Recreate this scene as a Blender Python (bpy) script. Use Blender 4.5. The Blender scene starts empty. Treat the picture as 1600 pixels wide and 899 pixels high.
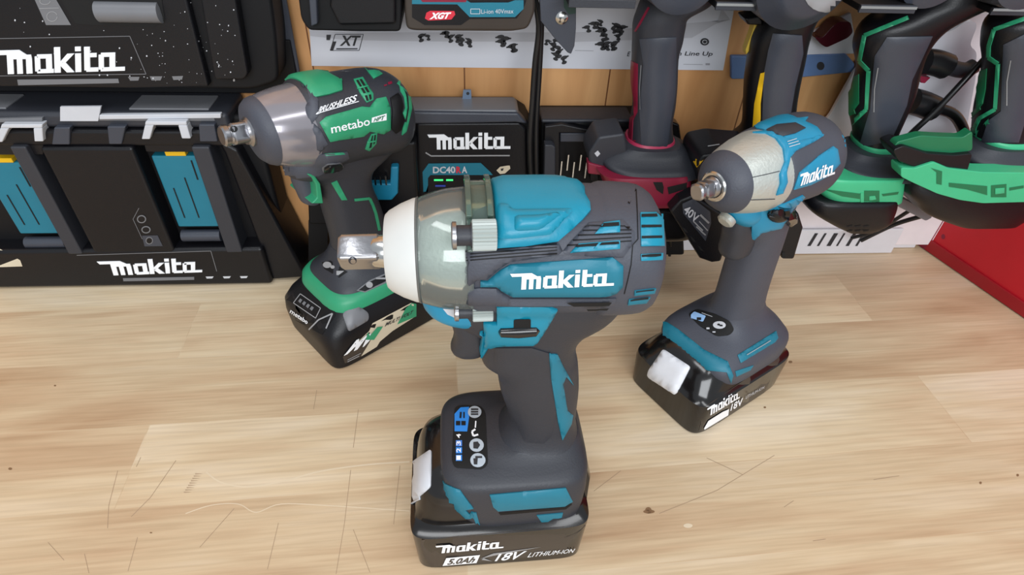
import bpy, bmesh, math, random
from mathutils import Vector, Matrix, noise
from mathutils.bvhtree import BVHTree
R = math.radians
random.seed(4)
# ------------------------------------------------------------ camera
S = bpy.context.scene
COL = S.collection
F_PX, PITCH, YAW, ROLL = 943.0, R(40.4), R(5.5), R(2.66)
CAM = Vector((0, 0, .379))
fwd = Vector((math.sin(YAW)*math.cos(PITCH), math.cos(YAW)*math.cos(PITCH), -math.sin(PITCH)))
_r0 = Vector((math.cos(YAW), -math.sin(YAW), 0)); _u0 = _r0.cross(fwd)
c_right = _r0*math.cos(ROLL) + _u0*math.sin(ROLL)
c_up = _u0*math.cos(ROLL) - _r0*math.sin(ROLL)
cd = bpy.data.cameras.new('camera'); co = bpy.data.objects.new('camera', cd); COL.objects.link(co)
m3 = Matrix((c_right, c_up, -fwd)).transposed()
co.matrix_world = Matrix.Translation(CAM) @ m3.to_4x4()
cd.sensor_width = 36; cd.lens = F_PX*36/1600; cd.clip_start = .01; cd.clip_end = 50
S.camera = co
# ------------------------------------------------------------ light, exposure
S.view_settings.view_transform = 'Standard'
try: S.view_settings.look = 'None'
except Exception: pass
S.view_settings.exposure = -0.1; S.view_settings.gamma = 1; S.view_settings.use_curve_mapping = False
w = bpy.data.worlds.new('world'); S.world = w; w.use_nodes = True
w.node_tree.nodes['Background'].inputs[0].default_value = (.86, .93, 1, 1)
w.node_tree.nodes['Background'].inputs[1].default_value = .6
def area(name, loc, target, sx, sy, power, col):
    l = bpy.data.lights.new(name, 'AREA'); l.shape = 'RECTANGLE'; l.size = sx; l.size_y = sy
    l.energy = power; l.color = col
    o = bpy.data.objects.new(name, l); COL.objects.link(o); o.location = loc
    o.rotation_euler = (Vector(target)-Vector(loc)).to_track_quat('-Z', 'Y').to_euler()
    return o
area('ceiling_lamp_light', (-.45, -.15, 1.75), (0, .25, 0), 1.2, .25, 8, (.97, .985, 1))
area('ceiling_lamp_light', (.75, -.5, 1.75), (.1, .25, 0), 1.2, .25, 7, (.97, .985, 1))
area('front_fill_light', (.1, -1.5, 1.0), (.05, .5, .15), 1.6, .7, 34, (.93, .965, 1))  # added light behind the camera, brightens the wall and tool fronts

# ------------------------------------------------------------ pixel of the 1600x899 photograph -> point
def ray(x, y):
    return (fwd*F_PX + c_right*(x-800) - c_up*(y-449.5)).normalized()
def on_y(x, y, Y):
    d = ray(x, y); return CAM + d*((Y-CAM.y)/d.y)
def side_xz(T, px, y0):
    o = T.I @ CAM; d = T.I.to_3x3() @ ray(*px); t = (y0-o.y)/d.y
    p = o+d*t; return p.x, p.z
def plate(T, pxs, y0, y1):                          # outline seen on the side plane y0 of a tool, through to y1
    q = [side_xz(T, p, y0) for p in pxs]
    return prism([Vector((a, y0, b)) for a, b in q], [Vector((a, y1, b)) for a, b in q])
def on_z(x, y, Z=0):
    d = ray(x, y); return CAM + d*((Z-CAM.z)/d.z)
def crop(ox, oy, s):
    return lambda pts: [(ox+s*a, oy+s*b) for a, b in pts]
kA = crop(500, 260, .356); kB = crop(620, 560, .3769); kK = crop(320, 80, .2782); kL = crop(420, 300, .3337)
kN = crop(1040, 160, .2893); kP = crop(960, 400, .3337); kT = crop(0, 0, .2891); kD = crop(0, 200, .2891)
kU = crop(420, 0, .3004); kV = crop(800, 0, .2893); kW = crop(1140, 0, .2891); kX = crop(1180, 200, .3559)
kY = crop(820, 150, .2226); kZ = crop(630, 140, .1891)

# ------------------------------------------------------------ materials
def srgb(r, g, b):
    f = lambda c: ((c/255+.055)/1.055)**2.4 if c > 10 else c/255/12.92
    return (f(r), f(g), f(b), 1)
def mat(name, col, rough=.5, metal=0, bump=0, bscale=900, var=.08, spec=.5, coat=0, emit=0):
    m = bpy.data.materials.new(name); m.use_nodes = True
    nt = m.node_tree; b = nt.nodes['Principled BSDF']
    b.inputs['Roughness'].default_value = rough; b.inputs['Metallic'].default_value = metal
    b.inputs['Specular IOR Level'].default_value = spec; b.inputs['Coat Weight'].default_value = coat
    tc = nt.nodes.new('ShaderNodeTexCoord'); n = nt.nodes.new('ShaderNodeTexNoise')
    n.inputs['Scale'].default_value = 60; n.inputs['Detail'].default_value = 4
    nt.links.new(tc.outputs['Object'], n.inputs['Vector'])
    mx = nt.nodes.new('ShaderNodeMix'); mx.data_type = 'RGBA'
    c = srgb(*col)
    mx.inputs[6].default_value = [v*(1-var) for v in c[:3]]+[1]; mx.inputs[7].default_value = [min(1, v*(1+var)) for v in c[:3]]+[1]
    nt.links.new(n.outputs['Fac'], mx.inputs[0]); nt.links.new(mx.outputs[2], b.inputs['Base Color'])
    if emit:
        b.inputs['Emission Color'].default_value = c; b.inputs['Emission Strength'].default_value = emit
    if bump:
        n2 = nt.nodes.new('ShaderNodeTexNoise'); n2.inputs['Scale'].default_value = bscale
        nt.links.new(tc.outputs['Object'], n2.inputs['Vector'])
        bp = nt.nodes.new('ShaderNodeBump'); bp.inputs['Strength'].default_value = bump; bp.inputs['Distance'].default_value = .0006
        nt.links.new(n2.outputs['Fac'], bp.inputs['Height']); nt.links.new(bp.outputs['Normal'], b.inputs['Normal'])
    return m
TEAL = mat('teal_plastic', (8, 132, 160), .38, bump=.12)
TEALD = mat('teal_rubber', (20, 112, 134), .5, bump=.1)
TEALW = mat('teal_bright_plastic', (24, 132, 168), .4, bump=.1)
RUB = mat('charcoal_rubber', (67, 70, 80), .55, bump=.25)
RUBD = mat('dark_rubber', (46, 48, 55), .5, bump=.2)
BLK = mat('black_plastic', (17, 17, 21), .38, bump=.15, spec=.35)
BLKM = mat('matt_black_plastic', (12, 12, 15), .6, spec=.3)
GLOS = mat('gloss_black_plastic', (20, 18, 18), .17, coat=.2)
BATT = mat('battery_shell', (58, 51, 46), .35)
VOID = mat('slot_black', (8, 8, 9), .8)  # flat black; in vents it paints the shade of uncut slots
GRN = mat('green_plastic', (44, 148, 106), .42, bump=.1)
GRND = mat('deep_green_plastic', (22, 108, 70), .45, bump=.1)
GRNL = mat('light_green_plastic', (62, 178, 128), .42, bump=.1)
WHT = mat('white_print', (242, 244, 248), .5, var=.02)
GRY = mat('grey_print', (150, 150, 152), .5)
GRYP = mat('grey_plastic', (112, 113, 117), .4)
GRYL = mat('light_grey_plastic', (196, 198, 204), .4)
WRUB = mat('white_rubber', (206, 207, 204), .45)
STEEL = mat('steel', (168, 168, 172), .3, 1, bump=.2, bscale=400)
STEELB = mat('bright_steel', (200, 200, 198), .2, 1)
ALU = mat('cast_aluminium', (196, 200, 194), .45, .6, bump=.4, bscale=500)
SMOKE = mat('smoked_metal', (150, 146, 152), .2, .45, coat=.5)
YEL = mat('yellow_plastic', (222, 176, 20), .4)
MAR = mat('maroon_plastic', (130, 24, 52), .4)
PINK = mat('crimson_plastic', (178, 50, 84), .4)
RED = mat('red_paint', (190, 22, 38), .4, var=.05)
REDL = mat('red_print', (205, 40, 60), .5)
BLUE = mat('blue_print', (40, 135, 225), .4)
PBLUE = mat('pale_blue_print', (150, 190, 235), .4)
WALLB = mat('blue_grey_plate', (92, 120, 165), .5)
PAPER = mat('paper', (205, 207, 215), .6, var=.02)
INK = mat('ink', (42, 42, 46), .6)
INKL = mat('light_ink', (150, 150, 156), .6)
LED = mat('green_led', (60, 220, 120), .4, emit=1.2)
DGREEN = mat('dark_green_paint', (22, 52, 44), .4)
SLATE = mat('slate_plastic', (58, 62, 72), .42, bump=.15)
PVC = mat('black_cable_pvc', (24, 24, 26), .3)
CREAM = mat('cream_print', (208, 196, 172), .5)
WBOARD = mat('white_plastic_board', (225, 218, 220), .5)
BAG = mat('white_plastic_bag', (235, 235, 242), .35)

def clear_mat(name, tint, refl=.12, haze=.12, hcol=(200, 205, 195)):
    m = bpy.data.materials.new(name); m.use_nodes = True; nt = m.node_tree
    for n in list(nt.nodes):
        if n.type != 'OUTPUT_MATERIAL': nt.nodes.remove(n)
    out = [n for n in nt.nodes][0]
    tr = nt.nodes.new('ShaderNodeBsdfTransparent'); tr.inputs[0].default_value = (*tint, 1)
    gl = nt.nodes.new('ShaderNodeBsdfGlossy'); gl.inputs['Roughness'].default_value = .08
    df = nt.nodes.new('ShaderNodeBsdfDiffuse'); df.inputs[0].default_value = srgb(*hcol)
    fr = nt.nodes.new('ShaderNodeFresnel'); fr.inputs[0].default_value = 1.5
    m1 = nt.nodes.new('ShaderNodeMixShader'); m1.inputs[0].default_value = haze
    nt.links.new(tr.outputs[0], m1.inputs[1]); nt.links.new(df.outputs[0], m1.inputs[2])
    m2 = nt.nodes.new('ShaderNodeMixShader'); nt.links.new(fr.outputs[0], m2.inputs[0])
    nt.links.new(m1.outputs[0], m2.inputs[1]); nt.links.new(gl.outputs[0], m2.inputs[2])
    nt.links.new(m2.outputs[0], out.inputs[0])
    return m
CLEAR = clear_mat('clear_cover', (.93, .96, .94), haze=.2, hcol=(196, 206, 202))
CLEARD = clear_mat('clear_cover_thick', (.62, .74, .68), haze=.25, hcol=(140, 165, 152))

# ------------------------------------------------------------ things and parts
class Thing:
    def __init__(s, name, label, cat, loc, yaw=0, group=None):
        s.M = Matrix.Translation(Vector(loc)) @ Matrix.Rotation(R(yaw), 4, 'Z'); s.I = s.M.inverted()
        s.root = bpy.data.objects.new(name, None); COL.objects.link(s.root)
        s.root.empty_display_size = .02
        s.root.matrix_world = s.M
        s.root['label'] = label; s.root['category'] = cat
        if group: s.root['group'] = group
    def part(s, name, bm, m, parent=None, label=None, ang=35, bevel=0, solid=0, world=False):
        if world: bm.transform(s.I)
        bmesh.ops.recalc_face_normals(bm, faces=bm.faces[:])
        me = bpy.data.meshes.new(name)
        bm.to_mesh(me); bm.free(); me.materials.append(m)
        bvh = surf(me)
        for p in me.polygons: p.use_smooth = True
        me.set_sharp_from_angle(angle=R(ang))
        o = bpy.data.objects.new(name, me); COL.objects.link(o)
        o.parent = parent if parent else s.root
        if bevel:
            b = o.modifiers.new('bevel', 'BEVEL'); b.width = bevel; b.segments = 3; b.limit_method = 'ANGLE'; b.angle_limit = R(40)
            b.harden_normals = True
        if solid:
            sm = o.modifiers.new('shell', 'SOLIDIFY'); sm.thickness = solid; sm.offset = -1
        if label: o['label'] = label
        BV[o.name] = bvh
        return o
BV = {}
from mathutils.interpolate import poly_3d_calc
class surf:                                          # ray-castable surface with smoothly interpolated normals
    def __init__(s, me):
        s.v = [v.co.copy() for v in me.vertices]; s.p = [tuple(p.vertices) for p in me.polygons]
        s.n = [v.normal.copy() for v in me.vertices]; s.fn = [p.normal.copy() for p in me.polygons]
        s.b = BVHTree.FromPolygons(s.v, s.p)
    def fix(s, r):
        if r[0] is None: return r
        loc, nor, i, d = r
        w_ = poly_3d_calc([s.v[j] for j in s.p[i]], loc)
        n_ = sum((s.n[j]*k_ for j, k_ in zip(s.p[i], w_)), Vector())
        if n_.length < .3 or n_.normalized().dot(s.fn[i]) < .955: n_ = s.fn[i]
        return (loc, n_.normalized(), i, d)
    def ray_cast(s, o, d): return s.fix(s.b.ray_cast(o, d))
    def find_nearest(s, p): return s.fix(s.b.find_nearest(p))

# ------------------------------------------------------------ shape builders (local coordinates, metres)
def skin(rings, cap=True, closed=True):
    bm = bmesh.new(); V = [[bm.verts.new(p) for p in r] for r in rings]
    n = len(V[0])
    for a, b in zip(V, V[1:]):
        for i in range(n if closed else n-1):
            j = (i+1) % n
            bm.faces.new((a[i], a[j], b[j], b[i]))
    if cap:
        bm.faces.new(V[0][::-1]); bm.faces.new(V[-1])
    return bm
def se(t, a, b, n):
    c, s_ = math.cos(t), math.sin(t)
    return a*math.copysign(abs(c)**(2/n), c), b*math.copysign(abs(s_)**(2/n), s_)
def interp(secs, k):
    if k <= 1: return secs
    out = []
    for i in range(len(secs)-1):
        p0, p1, p2, p3 = secs[max(i-1, 0)], secs[i], secs[i+1], secs[min(i+2, len(secs)-1)]
        for j in range(k):
            t = j/k
            out.append(tuple(.5*((2*b)+(-a+c)*t+(2*a-5*b+4*c-d)*t*t+(-a+3*b-3*c+d)*t**3) for a, b, c, d in zip(p0, p1, p2, p3)))
    out.append(secs[-1]); return out
def loft_x(secs, N=56, k=1, cap=True):            # (x, zc, half_y, half_z, exponent) in mm
    rings = []
    for x, zc, a, b, n in interp(secs, k):
        rings.append([Vector((x, se(2*math.pi*i/N, a, b, n)[0], zc+se(2*math.pi*i/N, a, b, n)[1]))/1000 for i in range(N)])
    return skin(rings, cap)
def loft_z(secs, N=56, k=1, cap=True, y0=0):            # (z, x_front, x_back, half_y, exponent) in mm; 6th: slope of the ring over x
    rings = []
    secs = [s_ if len(s_) > 5 else s_+(0,) for s_ in secs]
    for z, xf, xb, hy, n, sl in interp(secs, k):
        xc, hx = (xf+xb)/2, (xf-xb)/2; r_ = []
        for i in range(N):
            dx, dy = se(2*math.pi*i/N, hx, hy, n)
            r_.append(Vector((xc+dx, y0+dy, z+sl*(xc+dx)))/1000)
        rings.append(r_)
    return skin(rings, cap)
def lathe(p0, ax, prof, N=40, cap=True):           # prof: (distance along ax, radius) in metres
    p0 = Vector(p0); ax = Vector(ax).normalized(); u = ax.orthogonal().normalized(); v = ax.cross(u)
    return skin([[p0+ax*d+(u*math.cos(2*math.pi*i/N)+v*math.sin(2*math.pi*i/N))*r for i in range(N)] for d, r in prof], cap)
def tube(pts, r, N=14, k=6):
    P = [Vector(p) for p in interp([tuple(p) for p in pts], k)]
    rings = []; u = None
    for i, p in enumerate(P):
        d = (P[min(i+1, len(P)-1)]-P[max(i-1, 0)]).normalized()
        u = d.orthogonal().normalized() if u is None else (u-d*u.dot(d)).normalized()
        v = d.cross(u)
        rings.append([p+(u*math.cos(2*math.pi*j/N)+v*math.sin(2*math.pi*j/N))*r for j in range(N)])
    return skin(rings)
def prism(front, back):
    return skin([front, back])
def box(x0, x1, y0, y1, z0, z1):
    q = [(x0, z0), (x1, z0), (x1, z1), (x0, z1)]
    return prism([Vector((a, y0, b)) for a, b in q], [Vector((a, y1, b)) for a, b in q])
def slab(pts, Y, depth):                            # outline met on the plane y=Y, pushed back by depth
    f = [on_y(a, b, Y) for a, b in pts]
    return prism(f, [p+Vector((0, depth, 0)) for p in f])
def merge(*bms):
    out = bmesh.new()
    for b in bms:
        me = bpy.data.meshes.new('t'); b.to_mesh(me); b.free(); out.from_mesh(me); bpy.data.meshes.remove(me)
    return out
def column(rows, Y, depth, n=2.4, k=5, N=48, box_=False):      # (left, right, row) of an upright form at distance Y
    secs = []
    for r_ in rows:
        a, b = on_y(r_[0], r_[2], Y), on_y(r_[1], r_[2], Y)
        dp = r_[3] if len(r_) > 3 else depth
        zf = on_y((r_[0]+r_[1])/2, r_[2], Y-dp).z       # the row is read on the near face
        if box_: a, b = on_y(r_[0], r_[2], Y-dp*.8), on_y(r_[1], r_[2], Y-dp*.8)
        secs.append(((a.x+b.x)/2, zf, (b-a).length/2, dp))
    rings = []
    for x, z, h, dp in interp(secs, k):
        rings.append([Vector((x+se(2*math.pi*i/N, h, dp, n)[0], Y+se(2*math.pi*i/N, h, dp, n)[1], z)) for i in range(N)])
    return skin(rings)

# ------------------------------------------------------------ surface panels and print
def grid(bm, L, inset=0):
    """cut flat outlines into a regular lattice, with a clean rim loop when there is room for one"""
    if inset:
        for f in list(bm.faces):
            P_ = [(v.co.x, v.co.y) for v in f.verts]
            t = bm.copy(); t.faces.ensure_lookup_table(); tf = t.faces[list(bm.faces).index(f)]
            bmesh.ops.inset_region(t, faces=[tf], thickness=inset, use_even_offset=True)
            Q_ = [(v.co.x, v.co.y) for v in tf.verts]
            ok = tf.is_valid and all(min(seg_d(q, P_[i-1], P_[i]) for i in range(len(P_))) > inset*.8 for q in Q_)
            if ok:                                    # every inset corner must stay inside the outline
                for q in Q_:
                    c = False
                    for i in range(len(P_)):
                        (x1, y1), (x2, y2) = P_[i-1], P_[i]
                        if (y1 > q[1]) != (y2 > q[1]) and q[0] < (x2-x1)*(q[1]-y1)/(y2-y1)+x1: c = not c
                    ok = ok and c
            t.free()
            if ok: bmesh.ops.inset_region(bm, faces=[f], thickness=inset, use_even_offset=True)
    for ax in (0, 1):
        cs = [v.co[ax] for v in bm.verts]
        if not cs: return
        k0, k1 = math.ceil(min(cs)/L), math.floor(max(cs)/L)
        for k_ in range(k0, k1+1):
            n_ = [0, 0, 0]; n_[ax] = 1; p_ = [0, 0, 0]; p_[ax] = (k_+.013)*L
            bmesh.ops.bisect_plane(bm, geom=bm.verts[:]+bm.edges[:]+bm.faces[:], plane_co=p_, plane_no=n_, dist=1e-7)
    bmesh.ops.triangulate(bm, faces=[f for f in bm.faces if len(f.verts) > 4])
def homog(q):
    (x0, y0), (x1, y1), (x2, y2), (x3, y3) = q      # bottom-left, bottom-right, top-right, top-left
    dx1, dx2, dx3 = x1-x2, x3-x2, x0-x1+x2-x3
    dy1, dy2, dy3 = y1-y2, y3-y2, y0-y1+y2-y3
    den = dx1*dy2-dx2*dy1
    g = (dx3*dy2-dx2*dy3)/den; h = (dx1*dy3-dx3*dy1)/den
    a, b, c = x1-x0+g*x1, x3-x0+h*x3, x0; d, e, f = y1-y0+g*y1, y3-y0+h*y3, y0
    return lambda u, v: ((a*u+b*v+c)/(g*u+h*v+1), (d*u+e*v+f)/(g*u+h*v+1))
def seg_d(p, a, b):
    ax, ay = b[0]-a[0], b[1]-a[1]; L2 = ax*ax+ay*ay or 1e-9
    t = max(0, min(1, ((p[0]-a[0])*ax+(p[1]-a[1])*ay)/L2))
    return math.hypot(p[0]-a[0]-t*ax, p[1]-a[1]-t*ay)
def panel(T, name, targets, polys, m, quad=None, thick=0, lift=.00025, L=8, edge=3, parent=None, label=None, mirror=False, rnd=0):
    """closed outlines laid on a surface and raised by thick; polys may be one outline or a list of them"""
    if isinstance(polys[0][0], (int, float)): polys = [polys]
    if rnd: polys = [round_poly(p, rnd) for p in polys]
    if quad: H = homog(quad); polys = [[H(u, v) for u, v in p] for p in polys]
    bm = bmesh.new()
    for p in polys:
        try: bm.faces.new([bm.verts.new((x, y, 0)) for x, y in p])
        except ValueError: pass
    grid(bm, L, edge if thick else 0)
    bm.normal_update()
    for f in bm.faces:
        if f.normal.z > 0: f.normal_flip()
    if not isinstance(targets, (list, tuple)): targets = [targets]
    bv = [BV[t.name] for t in targets]
    o = T.I @ CAM; rot = T.I.to_3x3(); info = {}; dl = []
    miss = []
    for v in bm.verts:
        px = (v.co.x, v.co.y); d = (rot @ ray(*px)).normalized(); best = None
        for b in bv:
            loc, nor, idx, dist = b.ray_cast(o, d)
            if loc is not None and (best is None or dist < best[2]): best = (loc, nor, dist)
        if best is None: miss.append((v, d)); continue
        n_ = best[1]
        dl.append(best[2]); info[v] = (best[0], n_, px)
    md = sorted(dl)[len(dl)//2] if dl else .3
    for v, d in miss:
        c = min((b.find_nearest(o+d*md) for b in bv), key=lambda t: t[3])
        n_ = c[1]; info[v] = (c[0], n_, (v.co.x, v.co.y))
    for v, (loc, nor, px) in info.items():
        h = lift
        if thick:
            dd = min(min(seg_d(px, p[i-1], p[i]) for i in range(len(p))) for p in polys)
            t = min(1, dd/edge); h += thick*(.35+.65*math.sin(t*math.pi/2))
        v.co = loc + nor*h
    if thick:
        be = [e for e in bm.edges if e.is_boundary]
        ret = bmesh.ops.extrude_edge_only(bm, edges=be)
        nv = [g for g in ret['geom'] if isinstance(g, bmesh.types.BMVert)]
        # new vertices coincide with the rim: push each one down to the surface
        rim = {}
        for v, (loc, nor, px) in info.items(): rim[tuple(round(c, 7) for c in v.co)] = (loc, nor)
        for v in nv:
            k_ = tuple(round(c, 7) for c in v.co)
            if k_ in rim: v.co = rim[k_][0]-rim[k_][1]*.0006
    bm.normal_update()
    if mirror:
        g = bmesh.ops.duplicate(bm, geom=bm.faces[:])['geom']
        for x in g:
            if isinstance(x, bmesh.types.BMVert): x.co.y = -x.co.y
        for x in g:
            if isinstance(x, bmesh.types.BMFace): x.normal_flip()

    me = bpy.data.meshes.new(name); bm.to_mesh(me)
    bm.free(); me.materials.append(m); bvh = surf(me)
    for p in me.polygons: p.use_smooth = True
    if thick: me.set_sharp_from_angle(angle=R(50))
    ob = bpy.data.objects.new(name, me); COL.objects.link(ob); ob.parent = parent or T.root
    if label: ob['label'] = label
    BV[ob.name] = bvh
    return ob
def hit(T, target, px):
    o = T.I @ CAM; d = (T.I.to_3x3() @ ray(*px)).normalized(); b = BV[target.name]
    r_ = b.ray_cast(o, d)
    if r_[0] is None: r_ = b.find_nearest(o+d*((T.I @ CAM)-Vector((0, 0, .2))).length)
    return r_[0]
def wrap(T, name, target, pxs, m, zc, thick=.0015, L=.0045, edge=.0035, both=True, label=None, parent=None, extra=()):
    """panel laid round the barrel of a tool: outline as (x, angle), carried over the top to the far side"""
    pts = []
    for p in pxs:
        q = hit(T, target, p); pts.append((q.x, math.atan2(q.z-zc, q.y)))
    pts += [(x, R(a)) for x, a in extra]
    if both: pts = pts + [(x, math.pi-a) for x, a in reversed(pts)]
    RR = .03
    P2 = [(x, a*RR) for x, a in pts]
    bm = bmesh.new(); bm.faces.new([bm.verts.new((x, y, 0)) for x, y in P2]); grid(bm, L, edge)
    b = BV[target.name]; info = {}
    for v in bm.verts:
        x, y = v.co.x, v.co.y; a = y/RR
        dr = Vector((0, math.cos(a), math.sin(a)))
        loc, nor, i, d = b.ray_cast(Vector((x, 0, zc))+dr*.1, -dr)
        if loc is None: loc, nor = Vector((x, 0, zc))+dr*.02, dr
        dd = min(seg_d((x, y), P2[k-1], P2[k]) for k in range(len(P2)))
        v.co = loc+nor*(.0003+thick*(.35+.65*math.sin(min(1, dd/edge)*math.pi/2))); info[v] = (loc, nor)
    be = [e for e in bm.edges if e.is_boundary]
    rim = {tuple(round(c, 7) for c in v.co): info[v] for v in info}
    ret = bmesh.ops.extrude_edge_only(bm, edges=be)
    for v in [g for g in ret['geom'] if isinstance(g, bmesh.types.BMVert)]:
        k_ = tuple(round(c, 7) for c in v.co)
        if k_ in rim: v.co = rim[k_][0]-rim[k_][1]*.0006
    bmesh.ops.recalc_face_normals(bm, faces=bm.faces[:])
    bm.faces.ensure_lookup_table(); f = bm.faces[0]; c = f.calc_center_median()
    if f.normal.dot(Vector((0, c.y, c.z-zc))) < 0:
        for f in bm.faces: f.normal_flip()
    me = bpy.data.meshes.new(name); bm.to_mesh(me); bm.free(); me.materials.append(m)
    for p in me.polygons: p.use_smooth = True
    me.set_sharp_from_angle(angle=R(50))
    ob = bpy.data.objects.new(name, me); COL.objects.link(ob); ob.parent = parent or T.root
    if label: ob['label'] = label
    BV[ob.name] = surf(me)
    return ob
def round_poly(p, r):
    out = []; n = len(p)
    for i in range(n):
        a, b, c = Vector(p[i-1]), Vector(p[i]), Vector(p[(i+1) % n])
        d1 = min(r, (a-b).length*.45); d2 = min(r, (c-b).length*.45)
        s_, e = b+(a-b).normalized()*d1, b+(c-b).normalized()*d2
        for t in (0, .25, .5, .75, 1): out.append(tuple(s_*(1-t)**2+b*2*t*(1-t)+e*t*t))
    return out
def oval(cx, cy, rx, ry, n=20):
    return [(cx+rx*math.cos(2*math.pi*i/n), cy+ry*math.sin(2*math.pi*i/n)) for i in range(n)]
def rect(x0, y0, x1, y1): return [(x0, y0), (x1, y0), (x1, y1), (x0, y1)]
def line(p, wd):
    out = []
    for a, b in zip(p, p[1:]):
        a, b = Vector(a), Vector(b); n_ = (b-a).orthogonal().normalized()*wd/2
        out.append([tuple(a+n_), tuple(b+n_), tuple(b-n_), tuple(a-n_)])
    return out
def logo_polys():
    """heavy slanted lower-case word with a flag on the m and a foot on the last a, in the unit square"""
    q = []
    def r(x0, y0, x1, y1): q.append([(x0, y0), (x1, y0), (x1, y1), (x0, y1)])
    q.append([(-.62, 1.02), (-.75, 1.26), (.62, 1.26), (.98, 1.0), (.30, 1.0), (.30, 1.02)])
    r(0, 0, .31, 1.02); r(.31, .78, 1.2, 1.0); r(.48, 0, .76, .78); r(.94, 0, 1.24, .78); q.append([(1.2, .78), (1.24, .78), (1.2, 1.0)])
    def a_(x, tail):
        r(x+.12, .78, x+.86, 1.0); r(x, .1, x+.27, .9); r(x+.1, 0, x+.86+tail, .21); r(x+.56, .21, x+.86, .78)
    a_(1.38, .08)
    r(2.36, 0, 2.67, 1.36); q.append([(2.67, .36), (2.9, .5), (3.38, 1.0), (3.02, 1.0), (2.67, .6)]); q.append([(2.67, .36), (2.98, 0), (3.36, 0), (2.9, .56), (2.67, .56)])
    r(3.42, 0, 3.72, 1.0); r(3.42, 1.12, 3.72, 1.36)
    r(3.88, .08, 4.18, 1.34); r(4.18, .78, 4.52, 1.0); r(3.98, 0, 4.6, .22)
    a_(4.62, .5)
    sh = .22; q = [[(x+sh*y, y) for x, y in p] for p in q]
    X = [x for p in q for x, y in p]; x0, x1 = min(X), max(X)
    return [[((x-x0)/(x1-x0), y/1.36) for x, y in p] for p in q]
LOGO = logo_polys()
def text_polys(s_, shear=0, bold=.02):
    c = bpy.data.curves.new('t', 'FONT'); c.body = s_; c.shear = shear; c.offset = bold; c.resolution_u = 3
    o = bpy.data.objects.new('t', c); COL.objects.link(o)
    dg = bpy.context.evaluated_depsgraph_get(); dg.update(); me = o.evaluated_get(dg).to_mesh()
    V = [v.co.copy() for v in me.vertices]; P = [[(V[i].x, V[i].y) for i in p.vertices] for p in me.polygons]
    o.evaluated_get(dg).to_mesh_clear(); bpy.data.objects.remove(o); bpy.data.curves.remove(c)
    X = [x for p in P for x, y in p]; Y = [y for p in P for x, y in p]
    x0, x1, y0, y1 = min(X), max(X), min(Y), max(Y)
    return [[((x-x0)/(x1-x0), (y-y0)/(y1-y0)) for x, y in p] for p in P]

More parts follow.
